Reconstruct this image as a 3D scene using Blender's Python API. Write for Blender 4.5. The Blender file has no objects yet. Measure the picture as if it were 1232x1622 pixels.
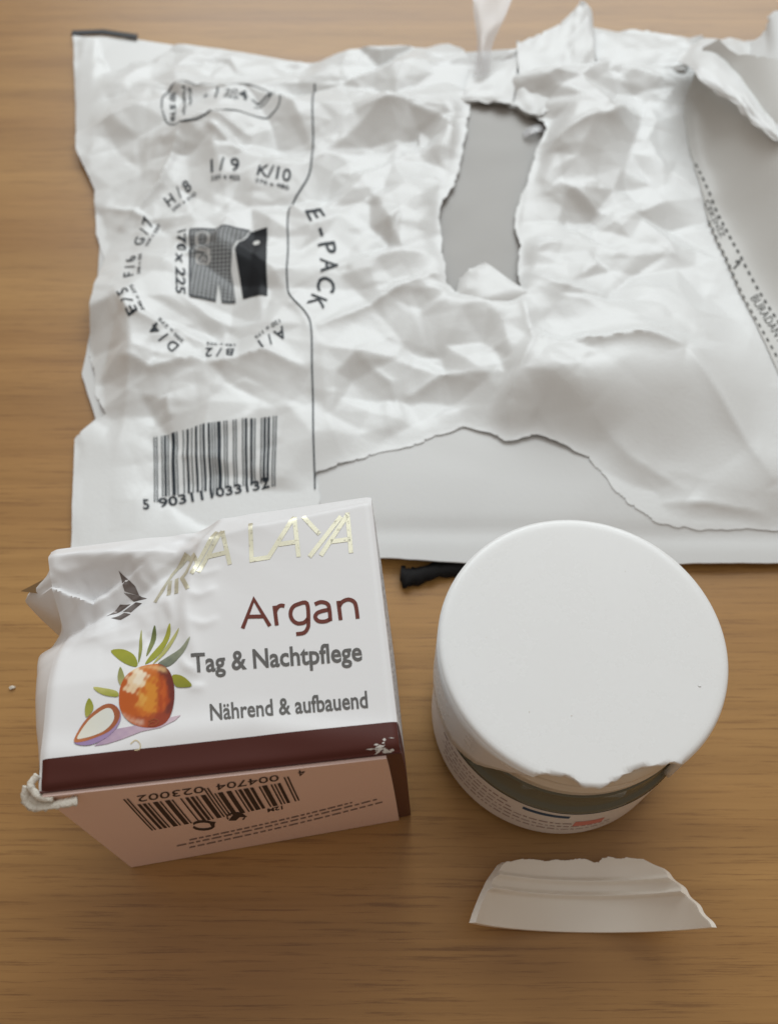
import bpy, bmesh, math, random
import numpy as np
from mathutils import Vector, Matrix, geometry

random.seed(7); RNG = np.random.default_rng(11)
S = 0.00085                                   # one drafting unit (lid radius = 30) in metres
scene = bpy.context.scene
COL = scene.collection

# ------------------------------------------------------------------ camera
FPX, CAMH, PITCH = 1393.0, 218.3, 1.0286      # focal length in photo pixels (1232 wide), height, downward tilt
cam_d = bpy.data.cameras.new('camera'); cam = bpy.data.objects.new('camera', cam_d); COL.objects.link(cam)
cam_d.sensor_fit = 'HORIZONTAL'; cam_d.sensor_width = 36; cam_d.lens = 36 * FPX / 1232
cam_d.clip_start = 0.01; cam_d.clip_end = 50
cam.location = (0, 0, CAMH * S); cam.rotation_euler = (math.pi / 2 - PITCH, 0, 0)
cam_d.dof.use_dof = True; cam_d.dof.focus_distance = 178 * S; cam_d.dof.aperture_fstop = 27
scene.camera = cam

# ------------------------------------------------------------------ light: one big window beyond the table, pale room
world = bpy.data.worlds.new('World'); scene.world = world; world.use_nodes = True
wbg = world.node_tree.nodes['Background']
wbg.inputs[0].default_value = (1.0, 0.78, 0.60, 1); wbg.inputs[1].default_value = 0.25
def area(name, loc, target, sx, sy, power, color):
    l = bpy.data.lights.new(name, 'AREA'); l.shape = 'RECTANGLE'; l.size = sx; l.size_y = sy; l.energy = power; l.color = color
    o = bpy.data.objects.new(name, l); COL.objects.link(o); o.location = loc
    o.rotation_euler = (Vector(target) - Vector(loc)).to_track_quat('-Z', 'Y').to_euler()
    return o
area('window_light', (0.35, 2.5, 1.95), (0, 0.15, 0.0), 2.7, 1.9, 72, (0.89, 0.965, 1.0))
area('ceiling_light', (0.0, 0.5, 2.35), (0, 0.5, 0.0), 3.2, 3.0, 12.5, (0.80, 0.93, 1.0))
scene.view_settings.view_transform = 'Standard'; scene.view_settings.look = 'None'
scene.view_settings.exposure = 0.1; scene.view_settings.gamma = 1.0
scene.render.engine = 'CYCLES'; scene.cycles.use_denoising = True; scene.cycles.max_bounces = 8

# ------------------------------------------------------------------ helpers
FW = np.array([0, math.cos(PITCH), -math.sin(PITCH)]); UP = np.array([0, math.sin(PITCH), math.cos(PITCH)])
CAMP = np.array([0, 0, CAMH])
def rays(p):
    p = np.atleast_2d(np.asarray(p, float))
    return FW + np.outer((p[:, 0] - 616) / FPX, [1, 0, 0]) + np.outer((811 - p[:, 1]) / FPX, UP)
def flat(p, z=0.0):                            # measured spot in the photo -> place on a level plane
    d = rays(p); s = (z - CAMH) / d[:, 2]
    return CAMP + d * s[:, None]
def onplane(p, q, n):
    d = rays(p); s = ((q - CAMP) @ n) / (d @ n)
    return CAMP + d * s[:, None]

def mesh(name, verts, faces, mat, parent=None, smooth=True, colors=None, solid=0, **props):
    me = bpy.data.meshes.new(name)
    v = np.asarray(verts, float) * S
    me.from_pydata([tuple(a) for a in v], [], [tuple(int(i) for i in f) for f in faces])
    if smooth: me.polygons.foreach_set('use_smooth', [True] * len(me.polygons))
    if colors is not None:
        at = me.color_attributes.new('ink', 'FLOAT_COLOR', 'POINT')
        c = np.ones((len(v), 4)); c[:, :3] = colors
        at.data.foreach_set('color', c.ravel())
    for m in (mat if isinstance(mat, list) else [mat]): me.materials.append(m)
    me.update()
    o = bpy.data.objects.new(name, me); COL.objects.link(o)
    if parent: o.parent = parent; o.matrix_parent_inverse = parent_inv(parent)
    if solid:
        md = o.modifiers.new('thickness', 'SOLIDIFY'); md.thickness = solid * S; md.offset = -1
        es = o.modifiers.new('crisp_edge', 'EDGE_SPLIT'); es.split_angle = math.radians(55)
    for k, x in props.items(): o[k] = x
    return o
LOC = {}
def parent_inv(p):
    return Matrix.Translation(-Vector(p.location)) if p.type == 'EMPTY' else Matrix.Identity(4)
def thing(name, label, cat, loc, group=None):
    o = bpy.data.objects.new(name, None); COL.objects.link(o); o.location = [a * S for a in loc]
    o.empty_display_size = 0.01
    o['label'] = label; o['category'] = cat
    if group: o['group'] = group
    return o

def mat(name, color, rough=0.5, metallic=0.0, spec=0.5, coat=0, bump=None, sss=0, trans=0, ior=1.5):
    m = bpy.data.materials.new(name); m.use_nodes = True; nt = m.node_tree; b = nt.nodes['Principled BSDF']
    b.inputs['Base Color'].default_value = (*color, 1); b.inputs['Roughness'].default_value = rough
    b.inputs['Metallic'].default_value = metallic; b.inputs['Specular IOR Level'].default_value = spec
    b.inputs['Coat Weight'].default_value = coat; b.inputs['Coat Roughness'].default_value = 0.15
    b.inputs['IOR'].default_value = ior; b.inputs['Transmission Weight'].default_value = trans
    if sss:
        b.inputs['Subsurface Weight'].default_value = sss; b.inputs['Subsurface Radius'].default_value = (1, 1, 1)
        b.inputs['Subsurface Scale'].default_value = 0.0012
    if bump:
        n = nt.nodes.new('ShaderNodeTexNoise'); n.inputs['Scale'].default_value = bump[0]; n.inputs['Detail'].default_value = 5
        tc = nt.nodes.new('ShaderNodeTexCoord'); nt.links.new(tc.outputs['Object'], n.inputs['Vector'])
        bp = nt.nodes.new('ShaderNodeBump'); bp.inputs['Strength'].default_value = bump[1]; bp.inputs['Distance'].default_value = bump[2]
        nt.links.new(n.outputs['Fac'], bp.inputs['Height']); nt.links.new(bp.outputs['Normal'], b.inputs['Normal'])
    return m
def nodes(m): return m.node_tree, m.node_tree.nodes['Principled BSDF']

M_PAPER = mat('envelope_paper', (0.785, 0.80, 0.80), 0.36, spec=0.5, bump=(900, 0.12, 0.0004))
M_PAPER_SHADED = mat('envelope_paper_shaded', (0.67, 0.675, 0.67), 0.5, spec=0.4, bump=(900, 0.08, 0.0003))  # same paper, darkened: shade of the slope is put into the colour
M_FLAP = mat('flap_shaded', (0.68, 0.68, 0.66), 0.45, spec=0.4, bump=(700, 0.08, 0.0003))  # grey carries the shade of the flap's tilt away from the light
M_LINER = mat('liner_film', (0.35, 0.335, 0.315), 0.42, spec=0.5, bump=(120, 0.10, 0.0006))
M_CARD = mat('coated_card', (0.80, 0.80, 0.81), 0.38, spec=0.4, bump=(600, 0.05, 0.0003))
M_CARD_RAW = mat('raw_card_edge', (0.72, 0.68, 0.60), 0.9, bump=(1500, 0.5, 0.0006))
M_CARD_WARMED = mat('bottom_flap_card', (0.90, 0.68, 0.62), 0.4, spec=0.4)  # white card; warm bounce off the wood is mixed into the colour
M_CARD_IN = mat('inner_brown_card', (0.30, 0.19, 0.09), 0.85)
M_LID = mat('white_plastic', (0.84, 0.85, 0.85), 0.26, spec=0.5, sss=0.25)
nt, b = nodes(M_LID); n = nt.nodes.new('ShaderNodeTexNoise'); n.inputs['Scale'].default_value = 90; n.inputs['Detail'].default_value = 8; n.inputs['Roughness'].default_value = 0.7
tc = nt.nodes.new('ShaderNodeTexCoord'); nt.links.new(tc.outputs['Object'], n.inputs['Vector']); mr = nt.nodes.new('ShaderNodeMapRange'); mr.inputs[1].default_value = 0.3; mr.inputs[2].default_value = 0.7; mr.inputs[3].default_value = 0.24; mr.inputs[4].default_value = 0.31
nt.links.new(n.outputs['Fac'], mr.inputs[0]); nt.links.new(mr.outputs[0], b.inputs['Roughness'])
M_NECK = mat('neck_plastic', (0.76, 0.70, 0.60), 0.3, sss=0.1)
M_LABEL = mat('jar_label', (0.78, 0.74, 0.72), 0.35)
M_GLASS = mat('jar_glass', (0.30, 0.29, 0.205), 0.06, trans=0.55, ior=1.5)
M_CREAM = mat('jar_inner_cup', (0.55, 0.52, 0.40), 0.5)
M_BLACK = mat('black_plastic', (0.008, 0.007, 0.007), 0.75, spec=0.2)
M_BLACKEDGE = mat('black_edge', (0.03, 0.03, 0.033), 0.6)

M_INK = bpy.data.materials.new('printed_ink'); M_INK.use_nodes = True
nt, b = nodes(M_INK); at = nt.nodes.new('ShaderNodeVertexColor'); at.layer_name = 'ink'
nt.links.new(at.outputs['Color'], b.inputs['Base Color']); b.inputs['Roughness'].default_value = 0.55; b.inputs['Specular IOR Level'].default_value = 0.25

def foil():
    m = mat('gold_foil', (0.74, 0.70, 0.52), 0.36, metallic=0.5); nt, b = nodes(m)
    n = nt.nodes.new('ShaderNodeTexNoise'); n.inputs['Scale'].default_value = 1700; n.inputs['Detail'].default_value = 2
    tc = nt.nodes.new('ShaderNodeTexCoord'); nt.links.new(tc.outputs['Object'], n.inputs['Vector'])
    r = nt.nodes.new('ShaderNodeValToRGB'); r.color_ramp.elements[0].position = 0.30; r.color_ramp.elements[1].position = 0.40
    r.color_ramp.elements[0].color = (0.46, 0.43, 0.34, 1); r.color_ramp.elements[1].color = (0.70, 0.67, 0.52, 1)
    nt.links.new(n.outputs['Fac'], r.inputs['Fac']); nt.links.new(r.outputs['Color'], b.inputs['Base Color'])
    return m
M_FOIL = foil()

def wood():
    m = mat('oak_veneer', (0.4, 0.25, 0.13), 0.36, spec=0.32, coat=0.26); nt, b = nodes(m); L = nt.links
    b.inputs['Coat Roughness'].default_value = 0.32
    tc = nt.nodes.new('ShaderNodeTexCoord')
    def mapping(sc, rot=0.06):
        mp = nt.nodes.new('ShaderNodeMapping'); mp.inputs['Scale'].default_value = sc; mp.inputs['Rotation'].default_value = (0, 0, rot)
        L.new(tc.outputs['Object'], mp.inputs['Vector']); return mp
    def noise(sc, scale, det, rough=0.6, dist=0.0):
        n = nt.nodes.new('ShaderNodeTexNoise'); n.inputs['Scale'].default_value = scale; n.inputs['Detail'].default_value = det
        n.inputs['Roughness'].default_value = rough; n.inputs['Distortion'].default_value = dist
        L.new(mapping(sc).outputs[0], n.inputs['Vector']); return n
    def ramp(src, a, ca, bb, cb):
        r = nt.nodes.new('ShaderNodeValToRGB'); e = r.color_ramp.elements
        e[0].position = a; e[0].color = (*ca, 1); e[1].position = bb; e[1].color = (*cb, 1); L.new(src, r.inputs['Fac']); return r
    def mix(kind, fac, a, c):
        x = nt.nodes.new('ShaderNodeMix'); x.data_type = 'RGBA'; x.blend_type = kind
        if isinstance(fac, float): x.inputs[0].default_value = fac
        else: L.new(fac, x.inputs[0])
        L.new(a, x.inputs[6]); L.new(c, x.inputs[7]); return x.outputs[2]
    broad = noise((2.2, 22, 1), 1.0, 4, 0.55, 0.6)
    grain = noise((4.5, 160, 1), 1.0, 9, 0.7, 0.8)
    pores = noise((38, 1300, 1), 1.0, 5, 0.75)
    base = ramp(broad.outputs['Fac'], 0.30, (0.335, 0.165, 0.046), 0.72, (0.475, 0.270, 0.088))
    g = ramp(grain.outputs['Fac'], 0.32, (0.80, 0.76, 0.70), 0.66, (1.05, 1.04, 1.03))
    c1 = mix('MULTIPLY', 1.0, base.outputs[0], g.outputs[0])
    p = ramp(pores.outputs['Fac'], 0.36, (0.55, 0.48, 0.42), 0.47, (1, 1, 1))
    c2 = mix('MULTIPLY', 0.75, c1, p.outputs[0])
    L.new(c2, b.inputs['Base Color'])
    bp = nt.nodes.new('ShaderNodeBump'); bp.inputs['Strength'].default_value = 0.12; bp.inputs['Distance'].default_value = 0.0004
    L.new(grain.outputs['Fac'], bp.inputs['Height']); L.new(bp.outputs[0], b.inputs['Normal'])
    rr = nt.nodes.new('ShaderNodeMapRange'); rr.inputs[3].default_value = 0.34; rr.inputs[4].default_value = 0.50
    L.new(broad.outputs['Fac'], rr.inputs[0]); L.new(rr.outputs[0], b.inputs['Roughness'])
    return m
M_WOOD = wood()

# ------------------------------------------------------------------ table top
bm = bmesh.new(); bmesh.ops.create_cube(bm, size=1)
for v in bm.verts: v.co = Vector((v.co.x * 1300, v.co.y * 900 + 190, v.co.z * 26 - 13))
bmesh.ops.bevel(bm, geom=bm.edges[:], offset=2.0, segments=2, affect='EDGES')
bm.verts.index_update()
mesh('table_top', [v.co[:] for v in bm.verts], [[v.index for v in f.verts] for f in bm.faces], M_WOOD, smooth=False,
     kind='structure', label='oak veneer table top with horizontal grain and a soft sheen')
bm.free()

# ------------------------------------------------------------------ 2-D drawing kit (text, strokes, polygons -> triangles)
def text2d(txt, bold=0.0, shear=0.0):
    cu = bpy.data.curves.new('t', 'FONT'); cu.body = txt; cu.size = 1; cu.offset = bold; cu.resolution_u = 3; cu.shear = shear
    ob = bpy.data.objects.new('t', cu); COL.objects.link(ob)
    bpy.context.view_layer.update()
    me = ob.evaluated_get(bpy.context.evaluated_depsgraph_get()).to_mesh()
    me.calc_loop_triangles()
    v = np.array([x.co[:2] for x in me.vertices]).reshape(-1, 2); f = [tuple(t.vertices) for t in me.loop_triangles]
    bpy.data.objects.remove(ob); bpy.data.curves.remove(cu)
    return v, f
CAPH = 0.729
_v, _f = text2d('H'); CAPH = float(_v[:, 1].max() - _v[:, 1].min())
def fit(txt, p0, p1, cap, bold=0.0, upflip=1, shear=0.0):
    """text whose baseline runs p0->p1 with capital height cap (same units)"""
    v, f = text2d(txt, bold, shear); p0 = np.array(p0, float); p1 = np.array(p1, float)
    x0, x1 = v[:, 0].min(), v[:, 0].max(); e = (p1 - p0) / (x1 - x0); n = np.array([e[1], -e[0]]); n = n / np.linalg.norm(n) * upflip
    return p0 + np.outer(v[:, 0] - x0, e) + np.outer(v[:, 1] / CAPH * cap, n), f
def stroke(pts, w, closed=False):
    p = np.array(pts, float); n = len(p); V = []; F = []
    for i in range(n):
        a = p[i - 1] if i > 0 else (p[-1] if closed else p[0]); c = p[(i + 1) % n] if (i < n - 1 or closed) else p[i]
        t0 = p[i] - a; t1 = c - p[i]; l0 = np.linalg.norm(t0); l1 = np.linalg.norm(t1)
        if l0 < 1e-9: t0, l0 = t1, l1
        if l1 < 1e-9: t1, l1 = t0, l0
        t0 = t0 / l0; t1 = t1 / l1; m = t0 + t1; m = m / max(np.linalg.norm(m), 1e-6)
        nn = np.array([-m[1], m[0]]); k = min(1 / max(abs(nn @ np.array([-t0[1], t0[0]])), 0.5), 1.6)
        ww = w[i] if hasattr(w, '__len__') else w
        V += [p[i] + nn * ww / 2 * k, p[i] - nn * ww / 2 * k]
    m = n if closed else n - 1
    for i in range(m):
        a, b = 2 * i, 2 * ((i + 1) % n); F += [(a, a + 1, b + 1), (a, b + 1, b)]
    return np.array(V), F
def poly(pts):
    p = [Vector((a, b)) for a, b in pts]
    r = geometry.delaunay_2d_cdt(p, [], [list(range(len(p)))], 1, 1e-6)
    return np.array([v[:] for v in r[0]]), [tuple(f) for f in r[2]]
def join(parts):
    V = []; F = []; n = 0
    for v, f in parts:
        V.append(v); F += [tuple(i + n for i in t) for t in f]; n += len(v)
    return np.concatenate(V), F
def curve(pts, n=8, closed=False):
    p = np.array(pts, float); N = len(p); out = []
    rng = range(N) if closed else range(N - 1)
    for i in rng:
        g = lambda k: p[k % N] if closed else p[min(max(k, 0), N - 1)]
        a, b, c, d = g(i - 1), g(i), g(i + 1), g(i + 2)
        for t in np.linspace(0, 1, n, endpoint=False):
            out.append(0.5 * ((2 * b) + (-a + c) * t + (2 * a - 5 * b + 4 * c - d) * t * t + (-a + 3 * b - 3 * c + d) * t ** 3))
    if not closed: out.append(p[-1])
    return np.array(out)
def cut(v, f, step):
    """split the flat drawing on a grid so that it can follow a bent sheet"""
    bm = bmesh.new(); vs = [bm.verts.new((a, b, 0)) for a, b in v]
    for t in f:
        try: bm.faces.new([vs[i] for i in t])
        except ValueError: pass
    lo = np.min(v, 0); hi = np.max(v, 0)
    for ax in (0, 1):
        k = math.floor(lo[ax] / step) * step + step
        while k < hi[ax]:
            no = Vector((1, 0, 0)) if ax == 0 else Vector((0, 1, 0))
            bmesh.ops.bisect_plane(bm, geom=bm.verts[:] + bm.edges[:] + bm.faces[:], plane_co=no * k, plane_no=no, dist=1e-5)
            k += step
    bmesh.ops.triangulate(bm, faces=bm.faces[:]); bm.verts.index_update()
    V = np.array([x.co[:2] for x in bm.verts]); F = [tuple(x.index for x in q.verts) for q in bm.faces]; bm.free()
    return V, F
LC = {'0': '0001101', '1': '0011001', '2': '0010011', '3': '0111101', '4': '0100011', '5': '0110001', '6': '0101111', '7': '0111011', '8': '0110111', '9': '0001011'}
PAR = ['LLLLLL', 'LLGLGG', 'LLGGLG', 'LLGGGL', 'LGLLGG', 'LGGLLG', 'LGGGLL', 'LGLGLG', 'LGLGGL', 'LGGLGL']
def ean(code):
    s = '101'; inv = lambda b: ''.join('1' if c == '0' else '0' for c in b)
    for d, p in zip(code[1:7], PAR[int(code[0])]): s += LC[d] if p == 'L' else inv(LC[d])[::-1]
    s += '01010'
    for d in code[7:]: s += inv(LC[d])
    return s + '101'

# ------------------------------------------------------------------ sheets
class Field:
    """height of a sheet over a level grid (drafting units)"""
    def __init__(s, x0, y0, x1, y1, g):
        s.x0, s.y0, s.g = x0, y0, g; s.xs = np.arange(x0, x1 + g, g); s.ys = np.arange(y0, y1 + g, g)
        s.X, s.Y = np.meshgrid(s.xs, s.ys); s.Z = np.zeros_like(s.X)
    def facets(s, cell, amp, seed, jit=0.42):
        r = np.random.default_rng(seed); pts = []
        for j, y in enumerate(np.arange(s.ys[0] - 2 * cell, s.ys[-1] + 2 * cell, cell * 0.87)):
            for x in np.arange(s.xs[0] - 2 * cell, s.xs[-1] + 2 * cell, cell):
                pts.append((x + (j % 2) * cell / 2 + r.uniform(-jit, jit) * cell, y + r.uniform(-jit, jit) * cell))
        vs, _, fs = geometry.delaunay_2d_cdt([Vector(p) for p in pts], [], [], 0, 1e-6)[:3]
        h = r.normal(0, amp, len(vs)); out = np.zeros_like(s.Z); P = np.array([v[:] for v in vs])
        for f in fs:
            a, b, c = P[f[0]], P[f[1]], P[f[2]]
            i0 = max(int((min(a[0], b[0], c[0]) - s.x0) / s.g), 0); i1 = min(int((max(a[0], b[0], c[0]) - s.x0) / s.g) + 2, len(s.xs))
            j0 = max(int((min(a[1], b[1], c[1]) - s.y0) / s.g), 0); j1 = min(int((max(a[1], b[1], c[1]) - s.y0) / s.g) + 2, len(s.ys))
            if i1 <= i0 or j1 <= j0: continue
            X = s.X[j0:j1, i0:i1]; Y = s.Y[j0:j1, i0:i1]
            d = (b[1] - c[1]) * (a[0] - c[0]) + (c[0] - b[0]) * (a[1] - c[1])
            if abs(d) < 1e-9: continue
            w0 = ((b[1] - c[1]) * (X - c[0]) + (c[0] - b[0]) * (Y - c[1])) / d
            w1 = ((c[1] - a[1]) * (X - c[0]) + (a[0] - c[0]) * (Y - c[1])) / d; w2 = 1 - w0 - w1
            k = (w0 >= -1e-6) & (w1 >= -1e-6) & (w2 >= -1e-6)
            out[j0:j1, i0:i1][k] = (w0 * h[f[0]] + w1 * h[f[1]] + w2 * h[f[2]])[k]
        return out
    def blur(s, n=1):
        for _ in range(n):
            Z = np.pad(s.Z, 1, mode='edge')
            s.Z = (Z[1:-1, 1:-1] * 4 + (Z[:-2, 1:-1] + Z[2:, 1:-1] + Z[1:-1, :-2] + Z[1:-1, 2:]) * 2 + Z[:-2, :-2] + Z[:-2, 2:] + Z[2:, :-2] + Z[2:, 2:]) / 16
    def dist(s, line):
        d = np.full(s.X.shape, 1e9); line = np.asarray(line, float)
        t = np.zeros(s.X.shape); acc = 0; seg = np.linalg.norm(np.diff(line[:, :2], axis=0), axis=1); tot = seg.sum()
        for i in range(len(line) - 1):
            a, b = line[i, :2], line[i + 1, :2]; e = b - a
            u = np.clip(((s.X - a[0]) * e[0] + (s.Y - a[1]) * e[1]) / (e @ e), 0, 1)
            q = np.hypot(s.X - a[0] - u * e[0], s.Y - a[1] - u * e[1]); k = q < d
            d[k] = q[k]; t[k] = ((acc + u * seg[i]) / tot)[k]; acc += seg[i]
        return d, t
    def crease(s, line, amp, wid, taper=True):
        d, t = s.dist(line); k = np.sin(np.pi * np.clip(t, 0, 1)) ** 0.6 if taper else 1
        s.Z += amp * np.exp(-d / wid) * k
    def tps(s, pts):
        P = np.asarray(pts, float); n = len(P); sc = 100.0
        def U(r2): return np.where(r2 > 1e-12, r2 * np.log(np.maximum(r2, 1e-12)), 0)
        xy = P[:, :2] / sc; K = U(((xy[:, None] - xy[None]) ** 2).sum(-1)) + 0.02 * np.eye(n)
        Q = np.c_[np.ones(n), xy]; A = np.block([[K, Q], [Q.T, np.zeros((3, 3))]])
        w = np.linalg.solve(A, np.r_[P[:, 2], 0, 0, 0]); X = s.X / sc; Y = s.Y / sc
        Z = w[n] + w[n + 1] * X + w[n + 2] * Y
        for i in range(n): Z = Z + w[i] * U((X - xy[i, 0]) ** 2 + (Y - xy[i, 1]) ** 2)
        s.Z += Z
    def at(s, x, y):
        fx = np.clip((np.asarray(x) - s.x0) / s.g, 0, len(s.xs) - 1.001); fy = np.clip((np.asarray(y) - s.y0) / s.g, 0, len(s.ys) - 1.001)
        i = fx.astype(int); j = fy.astype(int); a = fx - i; b = fy - j
        return (s.Z[j, i] * (1 - a) + s.Z[j, i + 1] * a) * (1 - b) + (s.Z[j + 1, i] * (1 - a) + s.Z[j + 1, i + 1] * a) * b

def inside(P, x, y):
    r = np.zeros(x.shape, bool); n = len(P)
    for i in range(n):
        a, b = P[i], P[(i + 1) % n]
        if a[1] == b[1]: continue
        k = (a[1] > y) != (b[1] > y); r ^= k & (x < (b[0] - a[0]) * (y - a[1]) / (b[1] - a[1]) + a[0])
    return r
def fray(P, amp, step=1.6, seed=1, soft=()):
    """resample an outline and roughen it like a tear; soft: index ranges of P that stay straight"""
    r = np.random.default_rng(seed); out = []; N = len(P); walk = 0
    for i in range(N):
        a, b = np.array(P[i][:2]), np.array(P[(i + 1) % N][:2]); l = np.linalg.norm(b - a); n = max(int(l / step), 1)
        nn = np.array([-(b - a)[1], (b - a)[0]]) / max(l, 1e-6); k = 0.12 if any(s <= i < e for s, e in soft) else 1
        for q in range(n):
            walk = walk * 0.7 + r.normal(0, 0.5); out.append(a + (b - a) * q / n + nn * walk * amp * k)
    return np.array(out)
def sheet(name, F, outline, holes, material, parent, solid=0.35, **props):
    X = F.X.copy(); Y = F.Y.copy(); ins = inside(outline, X, Y)
    for h in holes: ins &= ~inside(h, X, Y)
    near = np.full(X.shape, 1e9); NX = X.copy(); NY = Y.copy()
    for pl in [outline] + list(holes):
        for i in range(len(pl)):
            a, b = pl[i], pl[(i + 1) % len(pl)]; e = b - a; l2 = e @ e
            if l2 < 1e-12: continue
            m = 2 * F.g
            i0 = int(max((min(a[0], b[0]) - m - F.x0) / F.g, 0)); i1 = int((max(a[0], b[0]) + m - F.x0) / F.g) + 2
            j0 = int(max((min(a[1], b[1]) - m - F.y0) / F.g, 0)); j1 = int((max(a[1], b[1]) + m - F.y0) / F.g) + 2
            sx = X[j0:j1, i0:i1]; sy = Y[j0:j1, i0:i1]
            if sx.size == 0: continue
            u = np.clip(((sx - a[0]) * e[0] + (sy - a[1]) * e[1]) / l2, 0, 1); qx = a[0] + u * e[0]; qy = a[1] + u * e[1]
            d = np.hypot(sx - qx, sy - qy); k = d < near[j0:j1, i0:i1]
            near[j0:j1, i0:i1][k] = d[k]; NX[j0:j1, i0:i1][k] = qx[k]; NY[j0:j1, i0:i1][k] = qy[k]
    snap = near < F.g * 0.62
    ok = ins | snap; X = np.where(snap, NX, X); Y = np.where(snap, NY, Y)
    Z = F.at(X, Y)
    q = ok[:-1, :-1] & ok[1:, :-1] & ok[:-1, 1:] & ok[1:, 1:]
    allsnap = snap[:-1, :-1] & snap[1:, :-1] & snap[:-1, 1:] & snap[1:, 1:]; q &= ~allsnap
    idx = np.arange(X.size).reshape(X.shape)
    f = np.stack([idx[:-1, :-1][q], idx[:-1, 1:][q], idx[1:, 1:][q], idx[1:, :-1][q]], 1)
    used = np.unique(f); re = -np.ones(X.size, int); re[used] = np.arange(len(used))
    V = np.stack([X.ravel()[used], Y.ravel()[used], Z.ravel()[used]], 1)
    return mesh(name, V, re[f], material, parent, solid=solid, **props)

def decal(name, drawing, to3d, parent, color=(0.03, 0.04, 0.05), material=None, step=6, **props):
    """a flat print laid on a surface; drawing in photo-measured coordinates, to3d puts it on the sheet"""
    v, f = cut(*drawing, step)
    P = to3d(v)
    # faces must look up / outward: flip to face the camera side
    F = []
    for t in f:
        n = np.cross(P[t[1]] - P[t[0]], P[t[2]] - P[t[0]])
        F.append(t if n @ (CAMP - P[t[0]]) > 0 else t[::-1])
    col = color(v) if callable(color) else np.tile(np.array(color), (len(P), 1))
    return mesh(name, P, F, material or M_INK, parent, colors=col, **props)

# ------------------------------------------------------------------ padded envelope
env = thing('padded_envelope', 'crumpled torn white padded envelope lying across the table behind the box and jar', 'envelope', flat([(600, 500)], 0)[0])
ZB = 6
def pw(pts, z=ZB): return flat(pts, z)[:, :2]
def pz(pts): return [(*flat([(a, b)], c)[0][:2], c) for a, b, c in pts]

G = 0.75
FB = Field(-150, 100, 190, 400, 1.5)          # back panel
FB.tps(pz([(115, 880, 0.8), (115, 500, 0.8), (120, 60, 0.8), (300, 880, 1.2), (480, 890, 2.2), (600, 888, 4.0), (740, 895, 4.2), (900, 893, 3.0), (1100, 893, 2.4), (1232, 890, 2.2), (1400, 890, 2),
               (600, 800, 5.5), (760, 790, 6.5), (900, 800, 5.5), (1100, 830, 4), (1300, 820, 3), (700, 600, 4), (900, 500, 4), (1200, 500, 3), (600, 200, 2), (1000, 100, 2), (1300, 50, 2), (1350, 300, 2)]))
d, t = FB.dist(pw([(380, 838), (600, 836), (760, 838), (900, 838), (1100, 842), (1400, 840)]))
FB.Z -= 0.9 * np.exp(-(d / 1.8) ** 2)
FB.Z += FB.facets(26, 0.35, 5)
FB.blur(2)
FB.Z = np.maximum(FB.Z, 0.5)
back_out = fray(pw([(112, 860), (300, 880), (480, 888), (615, 889), (740, 897), (900, 895), (1100, 894), (1400, 892), (1420, 300), (1400, 60), (1232, 62), (1130, 70), (1000, 60), (700, 85), (480, 105), (218, 68), (118, 62), (124, 240), (160, 300), (156, 400), (150, 480), (128, 590), (150, 662), (120, 700)], 2), 0.12, 2.5, 3)
back = sheet('back_panel', FB, back_out, [], M_PAPER_SHADED, env, solid=0.5)

FL = Field(-10, 180, 130, 330, 1.5)            # grey inner film seen through the tear
FL.tps(pz([(690, 150, 10.5), (880, 150, 10.5), (690, 460, 8.5), (880, 460, 9), (780, 300, 9), (650, 300, 7), (930, 300, 8), (780, 520, 8)]))
FL.Z += FL.facets(30, 0.3, 8) + FL.facets(8, 0.10, 9)
FL.blur(3)
sheet('inner_liner', FL, fray(pw([(660, 130), (900, 130), (900, 480), (850, 500), (680, 480)], 5), 0.1, 3, 2), [], M_LINER, env, solid=0.4)

FF = Field(-150, 100, 190, 400, G)             # crumpled front panel
FF.tps(pz([
    (115, 60, 1.8), (118, 150, 1.8), (122, 240, 2), (150, 330, 3), (160, 400, 3.5), (140, 480, 3), (128, 590, 3), (150, 655, 3.5), (118, 700, 1.6), (114, 800, 1.6), (112, 880, 1.6),
    (200, 110, 5), (200, 220, 8), (220, 330, 8), (210, 450, 9), (190, 560, 7), (220, 640, 6), (190, 760, 2.6), (300, 800, 3.5), (400, 860, 3), (330, 700, 6), (430, 700, 7), (480, 790, 6),
    (300, 80, 3), (300, 130, 8), (400, 170, 9), (475, 100, 2.6), (480, 220, 10), (350, 300, 9), (350, 420, 10), (450, 420, 11), (350, 560, 9), (440, 600, 9),
    (560, 90, 8), (700, 80, 8), (600, 180, 12), (600, 300, 11), (660, 400, 11), (560, 500, 12), (600, 600, 10), (540, 700, 8.5), (500, 745, 7.5), (640, 705, 9),
    (720, 170, 12), (705, 300, 10), (700, 420, 12), (760, 520, 13), (740, 620, 12), (730, 672, 9.5), (800, 690, 11), (860, 640, 15),
    (860, 250, 14), (840, 380, 12), (850, 480, 14), (930, 180, 15), (950, 300, 13), (960, 420, 12), (900, 520, 13), (1040, 200, 12), (1050, 350, 11), (1060, 470, 12),
    (890, 562, 20), (980, 560, 20), (1075, 575, 18), (1140, 640, 13), (960, 700, 11), (1050, 740, 7), (930, 722, 8.5), (1000, 800, 5.5), (1100, 790, 7.5), (1232, 796, 8.5), (1100, 838, 4.5), (1232, 838, 4), (1180, 700, 9), (1300, 700, 9), (1220, 600, 11),
    (1180, 480, 9), (1300, 400, 8), (1150, 300, 8), (1250, 150, 8), (1000, 80, 14), (1090, 70, 14), (850, 100, 12), (1180, 80, 9), (1380, 600, 6), (1380, 820, 5)]))
def wgt(line, rad):                            # 1 inside a smooth zone, fading out
    d, t = FF.dist(line); return np.exp(-(d / rad) ** 2)
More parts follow.
